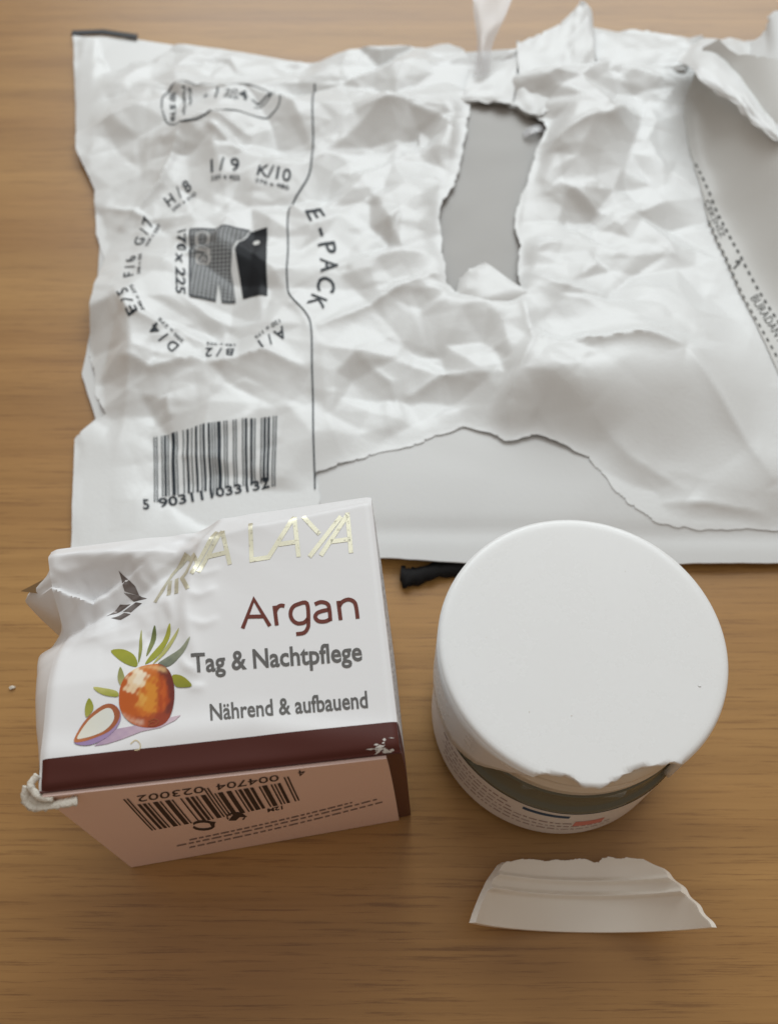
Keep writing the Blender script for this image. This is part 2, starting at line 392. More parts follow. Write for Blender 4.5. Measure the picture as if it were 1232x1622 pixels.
smooth_zone = np.clip(wgt(pw([(1000, 640), (1060, 700), (1180, 720), (1300, 700)], 8), 22) + wgt(pw([(140, 60), (130, 200)], 3), 8) + wgt(pw([(150, 720), (150, 860), (420, 860)], 3), 12)
                      + wgt(pw([(300, 65), (470, 95)], 3), 5) + wgt(pw([(1200, 250), (1260, 600)], 8), 34), 0, 0.9)
K = 1 - smooth_zone
Z1 = FF.facets(31, 1.5, 21) + FF.facets(18.5, 2.2, 22, 0.42) + FF.facets(10.5, 0.9, 24, 0.42) + FF.facets(6, 0.2, 23, 0.42)
FF.Z += Z1 * K
for line, a, w in [
    ([(255, 220), (330, 190), (395, 215), (440, 190)], 2.4, 5), ([(180, 340), (250, 280), (290, 200)], 3.0, 4), ([(150, 300), (210, 320), (240, 335)], 2.4, 4),
    ([(215, 110), (260, 130), (330, 128), (430, 122), (500, 128)], 2.6, 4), ([(330, 205), (370, 232), (380, 245)], 1.8, 3),
    ([(300, 560), (345, 575), (420, 560), (490, 590)], 3.2, 6), ([(190, 560), (240, 580), (320, 560)], 2.6, 5), ([(260, 615), (265, 650)], 2.0, 4), ([(180, 460), (205, 500), (260, 520)], 2.4, 4),
    ([(500, 525), (560, 500), (640, 460), (700, 440)], 2.6, 4), ([(500, 745), (560, 722), (640, 705), (690, 688)], 2.0, 4), ([(565, 190), (640, 180), (700, 200)], 2.0, 5),
    ([(720, 170), (705, 300), (703, 430)], 1.6, 5), ([(870, 200), (835, 300), (820, 400)], 2.5, 5), ([(850, 260), (960, 215), (1000, 180)], 3.0, 5), ([(880, 300), (930, 330), (960, 345)], 3.0, 6),
    ([(830, 440), (880, 470), (960, 480)], 2.0, 5), ([(850, 560), (930, 568), (1010, 560), (1075, 575)], 3.0, 4), ([(1075, 575), (1130, 640), (1232, 760)], 2.2, 5), ([(800, 690), (850, 650), (900, 700), (925, 720)], 3.0, 5),
    ([(820, 470), (840, 560), (800, 640), (810, 690)], 2.6, 5), ([(1040, 782), (1130, 786), (1232, 800)], 2.2, 4), ([(930, 660), (1000, 720), (1100, 770)], 1.5, 6), ([(640, 620), (700, 590), (780, 600)], 2.0, 4), ([(560, 560), (620, 600), (640, 660)], 1.6, 4)]:
    FF.crease(pw(line, 10), a, w * 0.7)
for line, a, w in [([(230, 240), (300, 235), (340, 215)], -2.6, 6), ([(200, 300), (235, 330), (300, 400)], -1.6, 5), ([(640, 240), (560, 270), (500, 320)], -2.2, 6), ([(280, 520), (360, 600), (440, 640)], -2.2, 6),
                   ([(210, 600), (250, 660), (280, 700)], -2.4, 5), ([(880, 260), (900, 360), (980, 400)], -2.4, 6), ([(940, 500), (1000, 440), (1060, 400)], -2.0, 6), ([(780, 560), (800, 600), (760, 660)], -2.4, 5),
                   ([(640, 540), (700, 560), (720, 640)], -1.8, 5), ([(430, 240), (480, 260), (470, 330)], -1.6, 5)]:
    FF.crease(pw(line, 10), a, w)
zb = FB.at(FF.X, FF.Y)
dt, tt = FF.dist(pw([(497, 760), (560, 727), (650, 708), (690, 690), (735, 676), (770, 682), (800, 697), (850, 688), (930, 722), (965, 770), (1010, 815), (1100, 836), (1232, 838), (1400, 840)], 7))
wt = np.exp(-(dt / 10.0) ** 2)                  # the torn lower edge lies close to the sheet below
FF.Z = FF.Z * (1 - wt) + (zb + 0.4 + 0.12 * (FF.Z - zb - 4)) * wt
FF.Z = np.maximum(FF.Z, zb + 0.3)
kl = inside(pw([(655, 125), (905, 125), (905, 485), (850, 505), (675, 485)], 5), FF.X, FF.Y)
hl0 = [(745, 163), (800, 166), (868, 202), (836, 290), (814, 350), (822, 425), (800, 470), (725, 462), (700, 395), (703, 318), (733, 232), (745, 163)]
dh, th_ = FF.dist(pw(hl0, 10)); wh = np.exp(-(dh / 5.5) ** 2) * 0.85; fl = FL.at(FF.X, FF.Y)
FF.Z = FF.Z * (1 - wh) + (fl + 0.5 + 0.25 * (FF.Z - fl - 2)) * wh
FF.Z = np.where(kl, np.maximum(FF.Z, FL.at(FF.X, FF.Y) + 0.4), np.maximum(FF.Z, 1.3))

def pwh(pts):                                   # measured spots -> plan of the front panel, heights as built
    p = np.asarray(pts, float); z = np.full(len(p), 8.0)
    for _ in range(6):
        d = rays(p); s = (z - CAMH) / d[:, 2]; q = CAMP + d * s[:, None]; z = FF.at(q[:, 0], q[:, 1])
    return q[:, :2]
fo = [(115, 55), (160, 57), (218, 62), (300, 70), (400, 85), (475, 97), (540, 82), (620, 72), (700, 68), (728, 74), (742, 92), (800, 84), (860, 62), (935, 42), (1000, 46), (1060, 54), (1090, 60), (1110, 55), (1135, 66), (1190, 66), (1300, 70),
      (1400, 300), (1400, 842), (1300, 841), (1232, 840), (1150, 839), (1100, 838), (1040, 828), (990, 800), (955, 752), (930, 722), (915, 718), (880, 697), (850, 688), (820, 693), (800, 697), (770, 682), (735, 676), (690, 690), (650, 707), (610, 713), (560, 727), (500, 746),
      (504, 800), (500, 892), (112, 870), (114, 800), (118, 695), (150, 665), (168, 655), (150, 625), (150, 590), (140, 560), (142, 490), (165, 410), (152, 370), (150, 300), (120, 235)]
FO = fray(pwh(fo), 0.55, 1.4, 12, soft=[(0, 10), (18, 23), (43, 60)])
hole = [(745, 163), (765, 160), (800, 166), (850, 185), (868, 202), (850, 240), (836, 290), (815, 328), (814, 360), (825, 388), (822, 425), (826, 452), (800, 470), (760, 452), (725, 462), (708, 448), (700, 395), (696, 345), (703, 318), (722, 290), (733, 232)]
FH = fray(pwh(hole), 0.5, 1.3, 5)
front = sheet('front_panel', FF, FO, [FH], M_PAPER, env, solid=0.16)

def onbag(v, lift=0.2):
    z = np.full(len(v), 8.0); p = np.asarray(v, float)
    q0 = flat(p, 9.0)                            # prints are laid out on the sheet's mean level
    return np.stack([q0[:, 0], q0[:, 1], FF.at(q0[:, 0], q0[:, 1]) + lift], 1)
INK = (0.028, 0.036, 0.045)

# seam line with its bulge round the size ring
line = curve([(497, 118), (496, 180), (496, 235), (490, 280), (465, 320), (457, 350), (457, 400), (456, 455), (462, 480), (485, 505), (494, 530), (495, 600), (496, 680), (497, 762)], 6)
decal('printed_seam_line', stroke(line, 2.4), onbag, front, INK, step=2.5)
# brand word, letters turned along an arc
parts = []
for ch, c, ang, h in [('E', (500, 348), 62, 27), ('-', (509, 374), 66, 27), ('P', (519, 398), 76, 27), ('A', (522, 428), 86, 27), ('C', (517, 457), 98, 27), ('K', (503, 486), 112, 26)]:
    a = math.radians(ang); e = np.array([math.cos(a), math.sin(a)]); n = np.array([e[1], -e[0]]); w = {'-': 9, 'E': 18, 'P': 19, 'A': 24, 'C': 22, 'K': 21}[ch]
    if ch == '-':
        parts.append(stroke([np.array(c) - e * 5, np.array(c) + e * 5], 5)); continue
    p0 = np.array(c) - e * w / 2 - n * h / 2; parts.append(fit(ch, p0, p0 + e * w, h, 0.012))
decal('printed_brand_word', join(parts), onbag, front, INK, step=2.5)
# ring of sizes
parts = []
cen = np.array([362, 418])
for txt, sub, c in [('A/1', '120 x 175', (430, 538)), ('B/2', '140 x 225', (348, 552)), ('D/4', '200 x 275', (266, 535)), ('E/5', '240 x 275', (213, 490)), ('F/6', '240 x 350', (212, 422)), ('G/7', '250 x 350', (229, 358)), ('H/8', '290 x 370', (283, 302)), ('I/9', '320 x 455', (357, 272)), ('K/10', '370 x 480', (434, 288))]:
    c = np.array(c, float); n = c - cen; n /= np.linalg.norm(n); 
    if txt in ('I/9',): n = np.array([0, -1.0])
    if txt == 'K/10': n = np.array([0.22, -0.975])
    e = np.array([-n[1], n[0]]); L = 54 if len(txt) > 3 else 46
    p0 = c - e * L / 2 - n * 2; parts.append(fit(' '.join(txt) if len(txt) < 4 else txt, p0, p0 + e * L, 17, 0.014))
    p0 = c - e * L / 2 - n * 13; parts.append(fit(sub, p0, p0 + e * L, 5.5, 0.012))
decal('printed_size_ring', join(parts), onbag, front, INK, step=2.5)
# middle pictogram: black flap, halftone pouch with size, measure beside it
v = [(424, 366), (398, 367), (374, 404), (384, 470), (424, 472)]
hl = [(407 + 5.5 * math.cos(t), 389 + 5.5 * math.sin(t)) for t in np.linspace(0, 2 * np.pi, 14, endpoint=False)]
decal('printed_pictogram_flap', poly(v), onbag, front, (0.012, 0.014, 0.018), step=2.5)
decal('printed_pictogram_hole', poly(hl), lambda v: onbag(v, 0.34), front, (0.72, 0.72, 0.70), step=2.5)
M_HALF = mat('halftone_ink', (0.2, 0.2, 0.2), 0.5); nt, b = nodes(M_HALF)
ck = nt.nodes.new('ShaderNodeTexChecker'); ck.inputs['Scale'].default_value = 1250; ck.inputs['Color1'].default_value = (0.06, 0.066, 0.07, 1); ck.inputs['Color2'].default_value = (0.30, 0.31, 0.315, 1)
tcn = nt.nodes.new('ShaderNodeTexCoord'); mpn = nt.nodes.new('ShaderNodeMapping'); mpn.inputs['Rotation'].default_value = (0, 0, 0.78); mpn.inputs['Scale'].default_value = (1, 1, 0); mpn.inputs['Location'].default_value = (0, 0, 0.0003)
nt.links.new(tcn.outputs['Object'], mpn.inputs[0]); nt.links.new(mpn.outputs[0], ck.inputs['Vector']); nt.links.new(ck.outputs['Color'], b.inputs['Base Color'])
decal('printed_pictogram_pouch', join([poly([(302, 366), (395, 368), (371, 402), (366, 428), (372, 470), (350, 473), (346, 446), (341, 473), (302, 473)])]), onbag, front, material=M_HALF, step=2.5)
decal('printed_pictogram_edge', join([stroke([(302, 366), (302, 473)], 2.5), stroke([(302, 366), (396, 367)], 2.5), stroke([(302, 473), (341, 473)], 2), stroke([(350, 473), (372, 472)], 2)]), lambda v: onbag(v, 0.28), front, INK, step=2.5)
decal('printed_size_code', join([fit('C', (312, 372), (312, 393), 21, 0.05, 1), fit('/3', (312, 396), (312, 422), 21, 0.05, 1)]), lambda v: onbag(v, 0.32), front, (0.55, 0.55, 0.54), step=2.5)
decal('printed_size_code_core', join([fit('C', (314, 374), (314, 391), 17, -0.012, 1), fit('/3', (314, 398), (314, 420), 17, -0.012, 1)]), lambda v: onbag(v, 0.42), front, (0.2, 0.2, 0.205), step=2.5)
decal('printed_measure', fit('170 x 225', (281, 364), (281, 472), 14, 0.02, 1), onbag, front, INK, step=2.5)
# recycling emblem in its outline
parts = [stroke(curve([(256, 172), (262, 142), (285, 129), (330, 126), (380, 128), (444, 136), (445, 160), (440, 176), (415, 186), (372, 188), (340, 196), (305, 208), (272, 205), (257, 174)], 4), 2.2),
         fit('100 % PAP', (268, 140), (270, 200), 9, 0.02), fit('Papier Paper', (288, 136), (292, 196), 5, 0.02), fit('Karton', (297, 136), (300, 168), 5, 0.02), fit('x', (320, 146), (326, 152), 9, 0.02),
         stroke([(344, 134), (342, 160)], 3), fit('20', (356, 152), (376, 153), 15, 0.0), fit('PAP', (356, 162), (378, 163), 7, 0.0), fit('4', (379, 156), (392, 155), 16, 0.03),
         stroke([(398, 150), (408, 158), (430, 148)], 2.5), stroke([(422, 144), (431, 148), (426, 154)], 2), stroke([(402, 166), (420, 160), (436, 150)], 1.5)]
decal('printed_recycling_emblem', join(parts), onbag, front, (0.05, 0.06, 0.068), step=2.5)
# barcode with its number
bits = ean('5903111033132'); parts = []
A, B_, C_, D_ = np.array([236, 674]), np.array([438, 655]), np.array([236, 768]), np.array([434, 748])
i = 0
while i < 95:
    if bits[i] == '1':
        j = i
        while j < 95 and bits[j] == '1': j += 1
        a, b = i / 95, (j - 0.12) / 95; dn = 1.09 if (i < 4 or i > 91 or 45 <= i <= 49) else 1.0
        q = lambda t, k: A + (B_ - A) * t + (C_ - A + (D_ - C_ - B_ + A) * t) * k
        parts.append((np.array([q(a, 0), q(b, 0), q(b, dn), q(a, dn)]), [(0, 1, 2), (0, 2, 3)])); i = j
    else: i += 1
decal('printed_barcode', join(parts), onbag, front, INK, step=2.5)
parts = [fit('5', (219, 789), (229, 788), 15, 0.02), fit('903111', (244, 784), (332, 770), 14, 0.02), fit('033132', (337, 769), (424, 757), 14, 0.02)]
decal('printed_barcode_number', join(parts), onbag, front, INK, step=2.5)

# closing flap with tear strip on the right
FC = Field(95, 140, 260, 400, 1.2)
FC.tps(pz([(1085, 165, 20), (1100, 240, 18), (1130, 330, 15.5), (1180, 450, 12), (1232, 560, 9.5), (1300, 680, 7), (1232, 480, 14), (1180, 300, 21), (1232, 300, 24), (1160, 200, 27), (1232, 240, 29), (1110, 120, 25), (1190, 170, 30), (1300, 300, 28), (1300, 500, 17), (1400, 300, 28), (1400, 600, 12)]))
FC.Z += FC.facets(40, 0.3, 4); FC.blur(3)
de, te = FC.dist(pw([(1084, 160), (1094, 205), (1105, 250), (1128, 325), (1160, 400), (1198, 482), (1240, 580), (1300, 690)], 12))
we = np.exp(-(de / 13.0) ** 2); ff = FF.at(FC.X, FC.Y)
FC.Z = np.maximum(FC.Z * (1 - we) + (ff + 0.6) * we, ff + 0.45); FC.blur(2)
co = pw([(1084, 160), (1094, 205), (1105, 250), (1128, 325), (1160, 400), (1198, 482), (1240, 580), (1300, 690), (1420, 690), (1420, 250), (1260, 225), (1215, 190), (1150, 145), (1120, 118), (1100, 118)], 14)
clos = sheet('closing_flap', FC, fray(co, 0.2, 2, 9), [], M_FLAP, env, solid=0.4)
def onflap(v, lift=0.14):
    q = flat(v, 11.0); return np.stack([q[:, 0], q[:, 1], FC.at(q[:, 0], q[:, 1]) + lift], 1)
parts = []
def dashes(a, b, n, bend, l=6.2):
    a = np.array(a, float); b = np.array(b, float)
    for k in range(n):
        t = k / (n - 1); p = a + (b - a) * t + np.array([bend * math.sin(math.pi * t), 0]); e = (b - a) / np.linalg.norm(b - a)
        parts.append(stroke([p - e * l / 2, p + e * l / 2], 3.2))
dashes((1104, 258), (1262, 552), 27, -7); dashes((1126, 345), (1262, 620), 24, -5)
parts += [fit('ÇEKİNİZ', (1117, 314), (1144, 370), 8, 0.0), fit('BURADAN AÇINIZ', (1191, 466), (1258, 582), 13, 0.0), stroke([(1164, 420), (1174, 410)], 3), stroke([(1167, 409), (1175, 409)], 4)]
decal('printed_tear_strip', join(parts), onflap, clos, (0.09, 0.09, 0.085), step=5)

# torn tongues of paper standing up at the far edge
def patch(name, rows, material, parent, n=10, solid=0.35, crum=0.25, seed=0, fr=0.0):
    """rows: lists of (px, py, z) across the tongue; smooth surface through them"""
    R = [np.array([flat([(a, b)], c)[0] for a, b, c in r]) for r in rows]
    R = [curve(r, n) for r in R]; m = min(len(r) for r in R); R = np.array([r[:m] for r in R])
    T = np.array([curve(R[:, k], n) for k in range(m)]).transpose(1, 0, 2); r = np.random.default_rng(seed)
    a, b = T.shape[:2]
    N = r.normal(0, 1, (a // 3 + 3, b // 3 + 3)); yy = np.arange(a) / 3.0; xx = np.arange(b) / 3.0
    i = yy.astype(int); j = xx.astype(int); fy = (yy - i)[:, None]; fx = (xx - j)[None]
    nz = (N[i][:, j] * (1 - fy) + N[i + 1][:, j] * fy) * (1 - fx) + (N[i][:, j + 1] * (1 - fy) + N[i + 1][:, j + 1] * fy) * fx
    T[:, :, 2] += nz * crum
    if fr:
        for k in range(b): T[0, k, :2] += r.normal(0, fr, 2); T[-1, k, :2] += r.normal(0, fr, 2)
    idx = np.arange(a * b).reshape(a, b)
    f = np.stack([idx[:-1, :-1], idx[:-1, 1:], idx[1:, 1:], idx[1:, :-1]], -1).reshape(-1, 4)
    V = T.reshape(-1, 3); n0 = np.cross(V[f[0][1]] - V[f[0][0]], V[f[0][2]] - V[f[0][0]])
    if n0[2] < 0: f = f[:, ::-1]
    return mesh(name, V, f, material, parent, solid=solid)
patch('torn_tongue', [[(742, 112, 11.62), (790, 92, 12.24), (822, 76, 13.48)], [(736, 138, 12.24), (785, 128, 13.48), (818, 112, 14.72)], [(722, 158, 11.62), (775, 160, 12.55), (812, 164, 12.86)]], M_PAPER, env, 9, crum=0.3, seed=3, fr=0.3, solid=0.2)
patch('torn_tongue', [[(818, 66, 14.1), (850, 56, 15.03), (880, 42, 15.96), (904, 22, 17.82), (921, 0, 20.3)], [(820, 98, 14.72), (855, 88, 15.96), (888, 72, 16.89), (915, 50, 18.44), (936, 16, 20.92)], [(822, 130, 14.1), (856, 124, 15.03), (892, 110, 15.96), (920, 92, 17.2), (941, 70, 19.06)], [(812, 166, 12.24), (846, 182, 12.55), (868, 176, 12.86), (905, 148, 13.79), (944, 124, 14.72)]], M_PAPER, env, 9, crum=0.3, seed=13, fr=0.3, solid=0.2)
patch('torn_tongue', [[(940, 44, 14.1), (990, 48, 14.1), (1050, 54, 13.48), (1092, 62, 14.1)], [(942, 80, 15.96), (1000, 78, 15.96), (1050, 80, 15.34), (1096, 84, 15.96)], [(944, 118, 14.72), (990, 108, 15.34), (1045, 106, 14.72), (1090, 100, 15.96)], [(910, 150, 13.17), (975, 116, 13.79), (1040, 116, 13.48), (1084, 112, 14.72)]], M_PAPER, env, 9, crum=0.35, seed=14, fr=0.3, solid=0.2)
patch('torn_fold', [[(1070, 92, 20), (1110, 62, 22), (1150, 66, 20), (1190, 70, 18)], [(1092, 105, 24), (1122, 84, 26), (1160, 90, 23), (1196, 110, 21)], [(1108, 122, 27), (1138, 120, 28), (1172, 126, 27), (1205, 150, 26)], [(1124, 138, 27), (1160, 152, 29), (1190, 168, 31), (1232, 205, 31)], [(1130, 142, 26.5), (1160, 164, 28), (1196, 196, 30), (1236, 226, 30)]], M_PAPER, env, 8, crum=0.35, seed=6, fr=0.3, solid=0.2)
patch('torn_corner', [[(1186, 70, 18), (1210, 48, 20), (1222, 20, 23), (1260, 5, 24)], [(1190, 110, 23), (1215, 95, 25), (1240, 70, 27), (1290, 60, 28)], [(1200, 150, 27), (1225, 150, 29), (1250, 140, 30), (1310, 130, 30)], [(1215, 200, 30), (1240, 215, 31), (1265, 210, 31), (1320, 210, 31)]], M_PAPER_SHADED, env, 8, crum=0.15, seed=8, fr=0.3)
patch('torn_chip', [[(728, 440, 11), (744, 428, 12), (764, 412, 13)], [(722, 466, 11.5), (762, 452, 14.2), (800, 436, 14.5)], [(726, 494, 10), (770, 482, 13.6), (838, 464, 14.5)], [(742, 522, 8.5), (790, 512, 10), (842, 480, 12)]], M_PAPER, env, 7, crum=0.35, seed=4, fr=0.3)
# black strip along the far left edge and a clear film shred
v = flat([(116, 52), (165, 50), (219, 58)], 1.0); V = []; F = []
for k, p in enumerate(v):
    for dy in (0, -3):
        V += [p + [0, dy, 0.5], p + [0, dy, 1.3]]
for k in range(2):
    a = 4 * k; F += [(a, a + 4, a + 5, a + 1), (a + 1, a + 5, a + 7, a + 3), (a + 3, a + 7, a + 6, a + 2), (a + 2, a + 6, a + 4, a)]
F += [(0, 1, 3, 2), (8, 10, 11, 9)]
mesh('black_edge_strip', V, F, M_BLACKEDGE, env, smooth=False)
M_FILM = mat('clear_film', (0.88, 0.89, 0.92), 0.15); nodes(M_FILM)[1].inputs['Alpha'].default_value = 0.4
patch('film_shred', [[(750, 118, 14), (756, 70, 18), (750, 20, 21), (748, -30, 23)], [(762, 116, 15), (765, 70, 19.5), (774, 20, 22), (784, -30, 24)], [(776, 114, 14), (780, 70, 18), (802, 20, 21), (822, -30, 23)]], M_FILM, env, 6, solid=0.15, crum=0.4, seed=9)
patch('film_scrap', [[(826, 206, 9), (845, 196, 11), (872, 192, 10)], [(830, 218, 10), (850, 208, 12), (874, 204, 10)]], M_FILM, env, 5, solid=0.15, crum=0.6, seed=10)

# black thing under the envelope
bt = flat([(628, 925), (640, 940), (700, 915), (745, 910)], 0)
V = []; F = []; ns = 9
path = curve([(*flat([(634, 908)], 1.5)[0][:2], 1.6), (*flat([(643, 915)], 1.5)[0][:2], 1.7), (*flat([(655, 914)], 1.5)[0][:2], 1.8), (*flat([(690, 904)], 1.5)[0][:2], 1.7), (*flat([(730, 899)], 1.5)[0][:2], 1.6), (*flat([(790, 880)], 1.5)[0][:2], 1.4)], 6)
for k, p in enumerate(path):
    t = k / (len(path) - 1); r = 1.9 * (0.8 + 0.45 * min(1, 8 * t)) * (1 - 0.35 * t)
    for m in range(ns):
        a = 2 * math.pi * m / ns; rr = r * (1 + 0.16 * math.sin(3 * a + 0.7 * k) + 0.10 * math.sin(1.9 * k))
        V.append((p[0] + 0.15 * rr * math.cos(a), p[1] + rr * 1.35 * math.cos(a), max(0.15, 1.5 + min(rr, 1.6) * math.sin(a))))
for k in range(len(path) - 1):
    for m in range(ns): F.append((k * ns + m, k * ns + (m + 1) % ns, (k + 1) * ns + (m + 1) % ns, (k + 1) * ns + m))
F += [tuple(range(ns))[::-1], tuple(range((len(path) - 1) * ns, len(path) * ns))]
mesh('black_strap', V, F, M_BLACK, label='black plastic strap end peeking out from under the white envelope between box and jar', category='strap')

# ------------------------------------------------------------------ cardboard box
BX, BY, BR, BW, BL = -60.9, 37.0, 0.1098, 63.3, 55.3
ca, sa = math.cos(BR), math.sin(BR)
def warp(u, v, z):                             # crushed far left corner pushed out and forward; the carton splays a little at the table
    k = np.clip(v / 55.0, 0, 1) ** 2; a = np.clip(1 - u / BW, 0, 1.1); b = np.clip(1 - u / (0.62 * BW), 0, 1.1); h = np.clip(1 - z / BW, 0, 1)
    return u - 3.6 * a * k + 3.4 * h ** 0.8 * np.clip(u / BW, 0, 1.05), v - 4.2 * b * k - 1.7 * h * np.clip(1 - v / 55.0, 0, 1.1) * (1 - 2.3 * np.clip(u / BW, 0, 1.05))
def box3(u, v, z):
    u, v = np.asarray(u, float), np.asarray(v, float); z = np.asarray(z, float) + 0 * u; u2, v2 = warp(u, v, z)
    return np.stack([BX + ca * u2 - sa * v2, BY + sa * u2 + ca * v2, z], -1)
def uv(p):
    p = np.asarray(p); z = p[:, 2]
    d = p[:, :2] - [BX, BY]; U, V_ = d @ [ca, sa], d @ [-sa, ca]; u, v = U.copy(), V_.copy()
    for _ in range(12): a, b = warp(u, v, z); u = u + U - a; v = v + V_ - b
    return np.stack([u, v], 1)
def puv(pts, z=BW): return uv(flat(pts, z))
box = thing('cream_box', 'dented white folding carton with brown base band lying on its back, left of the jar', 'box', box3(np.array(BW / 2), np.array(BL / 2), 0))
FP = Field(0, 0, BW, BL, 0.5); FP.xs = np.linspace(0, BW, 128); FP.g = FP.xs[1]; FP.ys = np.arange(0, BL + 0.01, FP.g)
BL = float(FP.ys[-1]); FP.X, FP.Y = np.meshgrid(FP.xs, FP.ys); FP.Z = np.zeros_like(FP.X)
X, Y = FP.X, FP.Y
valley = puv([(60, 990), (130, 968), (185, 945), (240, 915), (285, 885), (318, 850), (340, 818)], BW - 3)
d, t = FP.dist(valley)
vy = np.interp(X, valley[:, 0], valley[:, 1])
front_side = Y < vy
amp = 10.5 * np.clip(1 - t, 0, 1) ** 0.8
D = np.where(front_side, amp * np.exp(-(d / 6.5)), amp * np.clip(1 - d / 11.0, 0, 1))
FP.Z -= D
rid = puv([(345, 815), (322, 850), (300, 900), (292, 960), (300, 1010), (318, 1060)], BW - 1)
d, t = FP.dist(rid); FP.Z += 1.1 * np.exp(-d / 1.8) * (1 - t) ** 0.5
left = np.clip((np.interp(Y, rid[::-1, 1], rid[::-1, 0]) - X) / 6, 0, 1) * np.clip((Y - 20) / 14, 0, 1)
FP.Z -= 2.2 * left
for l, a, w in [([(300, 905), (325, 912), (352, 905)], 0.5, 0.7), ([(296, 940), (318, 948), (345, 935)], 0.5, 0.7), ([(298, 985), (325, 995), (350, 985)], 0.4, 0.6), ([(165, 1018), (200, 1016), (232, 1012)], 0.5, 0.8), ([(285, 1045), (300, 1062), (322, 1075)], 0.7, 0.7), ([(300, 1092), (330, 1096)], 0.5, 0.6),
                ([(100, 895), (150, 890), (230, 860), (300, 830)], 0.9, 1.2), ([(150, 905), (170, 950), (176, 985)], -0.7, 1.5), ([(110, 940), (125, 985)], 0.7, 1.0), ([(270, 825), (300, 835), (315, 850)], 0.9, 0.8), ([(255, 850), (300, 845)], -0.6, 1.0), ([(230, 905), (260, 880), (300, 862)], 0.8, 1.2), ([(85, 960), (140, 930), (200, 890), (260, 850)], 1.1, 1.0), ([(120, 900), (135, 930), (128, 965)], -0.9, 1.0), ([(205, 870), (215, 905), (250, 930)], 0.8, 0.9), ([(262, 940), (275, 985), (262, 1020)], 0.6, 0.9), ([(90, 1010), (150, 1000), (215, 985)], 0.7, 1.0)]:
    FP.crease(puv(l, BW - 2), a, w)
# gentle dish along the base, soft pillow
hump = puv([(75, 1195), (150, 1200), (250, 1165), (400, 1150), (520, 1168), (625, 1175)], BW)
FP.Z += 0.55 * np.exp(-(FP.dist(hump)[0] / 3.0) ** 2)
FP.Z -= 0.10 * (1 - ((X - BW / 2) / (BW / 2)) ** 2) * 4 * (Y / BL) * (1 - Y / BL)
# rounded folds
wtop = np.interp(X, [0, 15, 28, 45, BW], [3.0, 5.0, 6.5, 5.0, 2.6])
k = np.clip((Y - (BL - wtop)) / wtop, 0, 1); FP.Z -= k * wtop * 0.85
k = np.clip((1.1 - Y) / 1.1, 0, 1); FP.Z -= k ** 2 * 0.8
k = np.clip((0.9 - (BW - X)) / 0.9, 0, 1); FP.Z -= k ** 2 * 0.6
k = np.clip((1.6 - X) / 1.6, 0, 1); FP.Z -= k ** 2 * 1.0
FP.blur(1)
mk = 1.25 * np.clip((np.interp(Y, rid[::-1, 1], rid[::-1, 0]) - X) / 5, 0, 1) * np.clip((Y - 26) / 8, 0, 1) * np.clip((BL - 3 - Y) / 5, 0, 1)
FP.Z += (FP.facets(9, 1.25, 31) + FP.facets(4.5, 0.42, 32)) * mk
H, Wd = X.shape; idx = np.arange(X.size).reshape(X.shape)
f = np.stack([idx[:-1, :-1], idx[:-1, 1:], idx[1:, 1:], idx[1:, :-1]], -1).reshape(-1, 4)
panel = mesh('front_panel', box3(X.ravel(), Y.ravel(), BW + FP.Z.ravel()), f, M_CARD, box, solid=0.5)
def onbox(v, lift=0.09):
    w = puv(v, BW); w = np.stack([np.clip(w[:, 0], 0.0, BW), np.clip(w[:, 1], 0.0, BL)], 1)
    return box3(w[:, 0], w[:, 1], BW + FP.at(w[:, 0], w[:, 1]) + lift)
def onboxuv(v, lift=0.07): return box3(v[:, 0], v[:, 1], BW + FP.at(v[:, 0], v[:, 1]) + lift)

def gridmesh(name, fn, nu, nv, material, parent, flip=False, solid=0.5, **kw):
    a, b = np.meshgrid(np.linspace(0, 1, nu), np.linspace(0, 1, nv)); P = fn(a.ravel(), b.ravel())
    idx = np.arange(nu * nv).reshape(nv, nu); f = np.stack([idx[:-1, :-1], idx[:-1, 1:], idx[1:, 1:], idx[1:, :-1]], -1).reshape(-1, 4)
    return mesh(name, P, f[:, ::-1] if flip else f, material, parent, solid=solid, **kw)
# right side panel
def rside(a, b):
    v = a * BL; zt = BW + FP.at(np.full_like(v, BW), v); return box3(BW + 0.5 * np.sin(np.pi * a) * np.sin(np.pi * b), v, 0.4 + (zt - 0.4) * b)
right = gridmesh('side_panel', rside, 40, 24, M_CARD, box)
# left side panel, bulging and folded
def bulge(v): return np.interp(v / BL, [0, 0.06, 0.25, 0.5, 0.63, 0.70, 0.75, 0.84, 0.90, 1.0], [0.4, 1.4, 3.6, 5.2, 6.8, 1.4, 0.8, 7.6, 1.0, 0.0])
def lside(a, b):
    v = (1 - a) * BL; zt = BW + FP.at(np.zeros_like(v), v); s = 1 - b
    u = -bulge(v) * np.where(s < 0.12, np.sin(np.pi / 2 * s / 0.12), np.clip(np.cos((s - 0.12) / 0.88 * np.pi / 2), 0, 1) ** 0.8) + 2.5 * np.sin(np.pi * s) * (1 - v / BL) * (s > 0.12) * np.clip((s - 0.12) * 4, 0, 1)
    return box3(u, v, 0.4 + (zt - 0.4) * b)
left_p = gridmesh('side_panel', lside, 80, 50, M_CARD, box)
